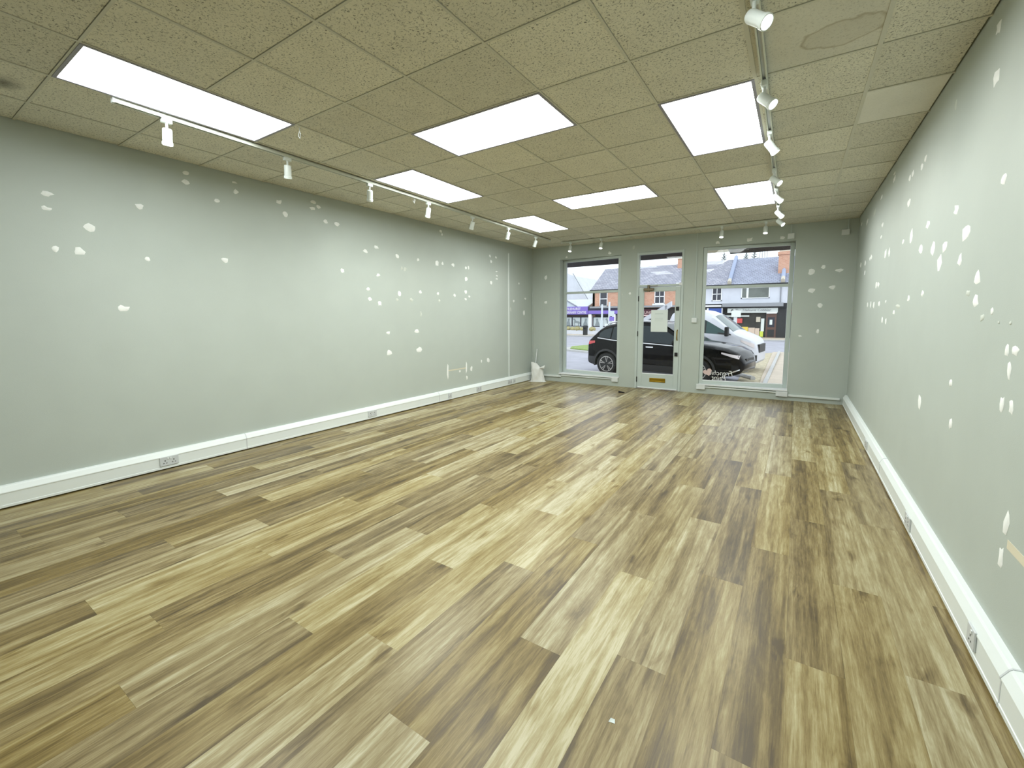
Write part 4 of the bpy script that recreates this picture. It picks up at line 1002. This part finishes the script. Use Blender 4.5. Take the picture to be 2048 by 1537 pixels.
text('sign_text', 'The Tilehurst Cobbler', .30, M['greybox'], wh, (1.75, FY-.32, 1.86), (PI/2, 0, 0), .15, False, 'CENTER', .005, 1.0)
MB().lathe([(.001, 0), (.10, 0), (.10, .01)], 16, Matrix.Translation((.18, FY-.30, 1.84)) @ Matrix.Rotation(PI/2, 4, 'X'), False).build('sign_roundel', M['greybox'], wh)
box('blue_sign', -1.75, -.68, FY-.25, FY-.1, 1.60, 2.06, M['blue'], wh, .01); box('sign_end', -.68, -.60, FY-.28, FY-.1, 1.56, 2.08, M['white'], wh); box('sign_end', -1.9, -1.75, FY-.28, FY-.1, 1.56, 2.08, M['white'], wh)
# shop window goods
gl = [('yellow_bin_display', .98, 1.45, -.35, .42, 'yellow'), ('carton_stack', 1.48, 1.98, -.45, .35, 'cardboard'), ('carton_stack', 2.0, 2.32, -.45, .30, 'cardboard'), ('lime_poster', 2.36, 2.62, -.42, .05, 'green'), ('white_poster', 2.42, 2.66, .05, 1.15, 'paper'), ('framed_picture', 2.04, 2.36, .85, 1.28, 'stone'), ('red_poster', .42, .98, .75, 1.15, 'red'), ('white_board', -.1, .55, .55, 1.0, 'winlight'), ('price_strip', -.5, 1.5, 1.30, 1.42, 'paper')]
for nm, x0, x1, z0, z1, mt in gl: box(nm, x0, x1, FY-.02, FY+.1, z0, z1, M[mt], wh)
dd = box('shop_door', 2.80, 3.55, FY-.08, FY+.02, -.52, 1.58, M['brown'], wh); box('door_pane', 2.92, 3.42, FY-.10, FY-.08, .42, 1.25, M['windark'], dd); box('door_panel', 2.92, 3.42, FY-.10, FY-.08, -.40, .20, M['black'], dd); box('door_notice', 3.06, 3.26, FY-.115, FY-.10, .62, 1.05, M['paper'], dd)
box('door_step', 2.6, 4.4, FY-.5, FY, gz(FY), -.50, M['stone'], wh)
for i in range(4): box('red_banner', 4.36, 5.4, FY-.2, FY-.05, 1.55+.13*i, 1.62+.13*i, M['maroon' if i % 2 else 'red'], wh)
# ---- street furniture
bn = empty('litter_bin', (-12.57, 40, gz(40)+.1)); tag(bn, 'black litter bin on the far pavement', 'bin')
MB().lathe([(.23, 0), (.25, .05), (.25, .72), (.28, .74), (.28, .86), (.2, .93), (.001, .95)], 4, Matrix.Rotation(PI/4, 4, 'Z'), False).build('bin_body', M['black'], bn); box('bin_mouth', -.12, .12, -.21, -.19, .60, .70, M['dark'], bn)
def post(x, y, h, label, signs):
    t = empty('sign_post', (x, y, gz(y))); tag(t, label, 'sign post')
    MB().tube([(0, 0, 0), (0, 0, h)], .07, 10).build('pole', M['steel'], t, 40)
    for nm, a, b_, c, d, mt in signs: box(nm, a, b_, -.10, -.06, c, d, M[mt], t, .01)
post(-6.9, 30, 2.75, 'grey lamp-post-like pole in front of the left window view', [('sign_plate', -.12, .12, .9, 1.6, 'winlight')])
post(-6.35, 30, 2.9, 'white sign pole with stacked plates beside the grey pole', [('sign_plate', .05, .40, 1.9, 2.25, 'winlight'), ('sign_plate', .05, .40, 1.55, 1.85, 'purple'), ('sign_plate', -.28, .1, .95, 1.35, 'paper')])
post(2.63, 22, 2.05, 'slim leaning sign post with a white plate behind the truck', [('sign_plate', -.16, .22, 1.78, 2.08, 'paper')])
# flower bed hedge by the practice
hd = empty('planter_hedge', (-14.5, 41.6, gz(41))); tag(hd, 'low dry planting along the white practice wall', 'hedge')
rh = random.Random(5)
def clump(parent, x, y, z, r, mat, name):
    m = MB(); n = 8
    def fn(u, v):
        a, b_ = 2*PI*u, PI*v - PI/2; q = r*(1 + .25*math.sin(5*a+x*3)*math.cos(3*b_+x))
        return (x + q*1.5*math.cos(a)*math.cos(b_), y + q*math.sin(a)*math.cos(b_), z + q*math.sin(b_))
    m.grid(fn, 10, 6).build(name, mat, parent, 60)
for i in range(11):
    if abs(-3.5 + .55*i - 1.3) > .35: clump(hd, -3.5 + .55*i, 0, .62 + .06*rh.random(), .20 + .05*rh.random(), M['leaf'], 'hedge_clump')
box('planter_wall', -6, 4, -.15, .25, 0, .5, M['render'], hd)
# conifers and mast beyond the roofs
def conifer(x, y, zt, h, label):
    t = empty('conifer_tree', (x, y, gz(43))); tag(t, label, 'tree', 'conifers beyond the roofs')
    z1 = zt - gz(43)
    MB().tube([(0, 0, 0), (0, 0, z1)], [.16, .03], 6).build('trunk', M['brown'], t)
    m = MB(); rr = random.Random(int(x*10)+99)
    for k in range(70):
        f = (k/70)**.8; z = z1 - h*f - .05; e = (.12 + 1.25*f)*(.6+.5*rr.random()); a = k*2.4
        p = [(0, 0, z), (e*.5*math.cos(a), e*.5*math.sin(a), z+.04), (e*math.cos(a), e*math.sin(a), z+.22*e)]
        m.tube(p, [.03, .07, .015], 4)
    m.build('foliage', M['conifer'], t)
conifer(-4.25, 70, 10.6, 3.5, 'dark conifer above the left part of the white house roof')
conifer(-.4, 70, 10.9, 4.0, 'taller conifer above the middle of the white house roof'); conifer(-1.6, 72, 10.6, 3.0, 'small conifer left of the tallest one')
ms = empty('roof_mast', (.8, 68, gz(43))); tag(ms, 'thin cluster of mast poles behind the white house', 'mast')
for i in range(4): MB().tube([(-.4+.28*i, 0, 0), (-.4+.28*i, 0, 10.5+.12*(i % 2))], .035, 6).build('mast_pole', M['greybox'], ms)
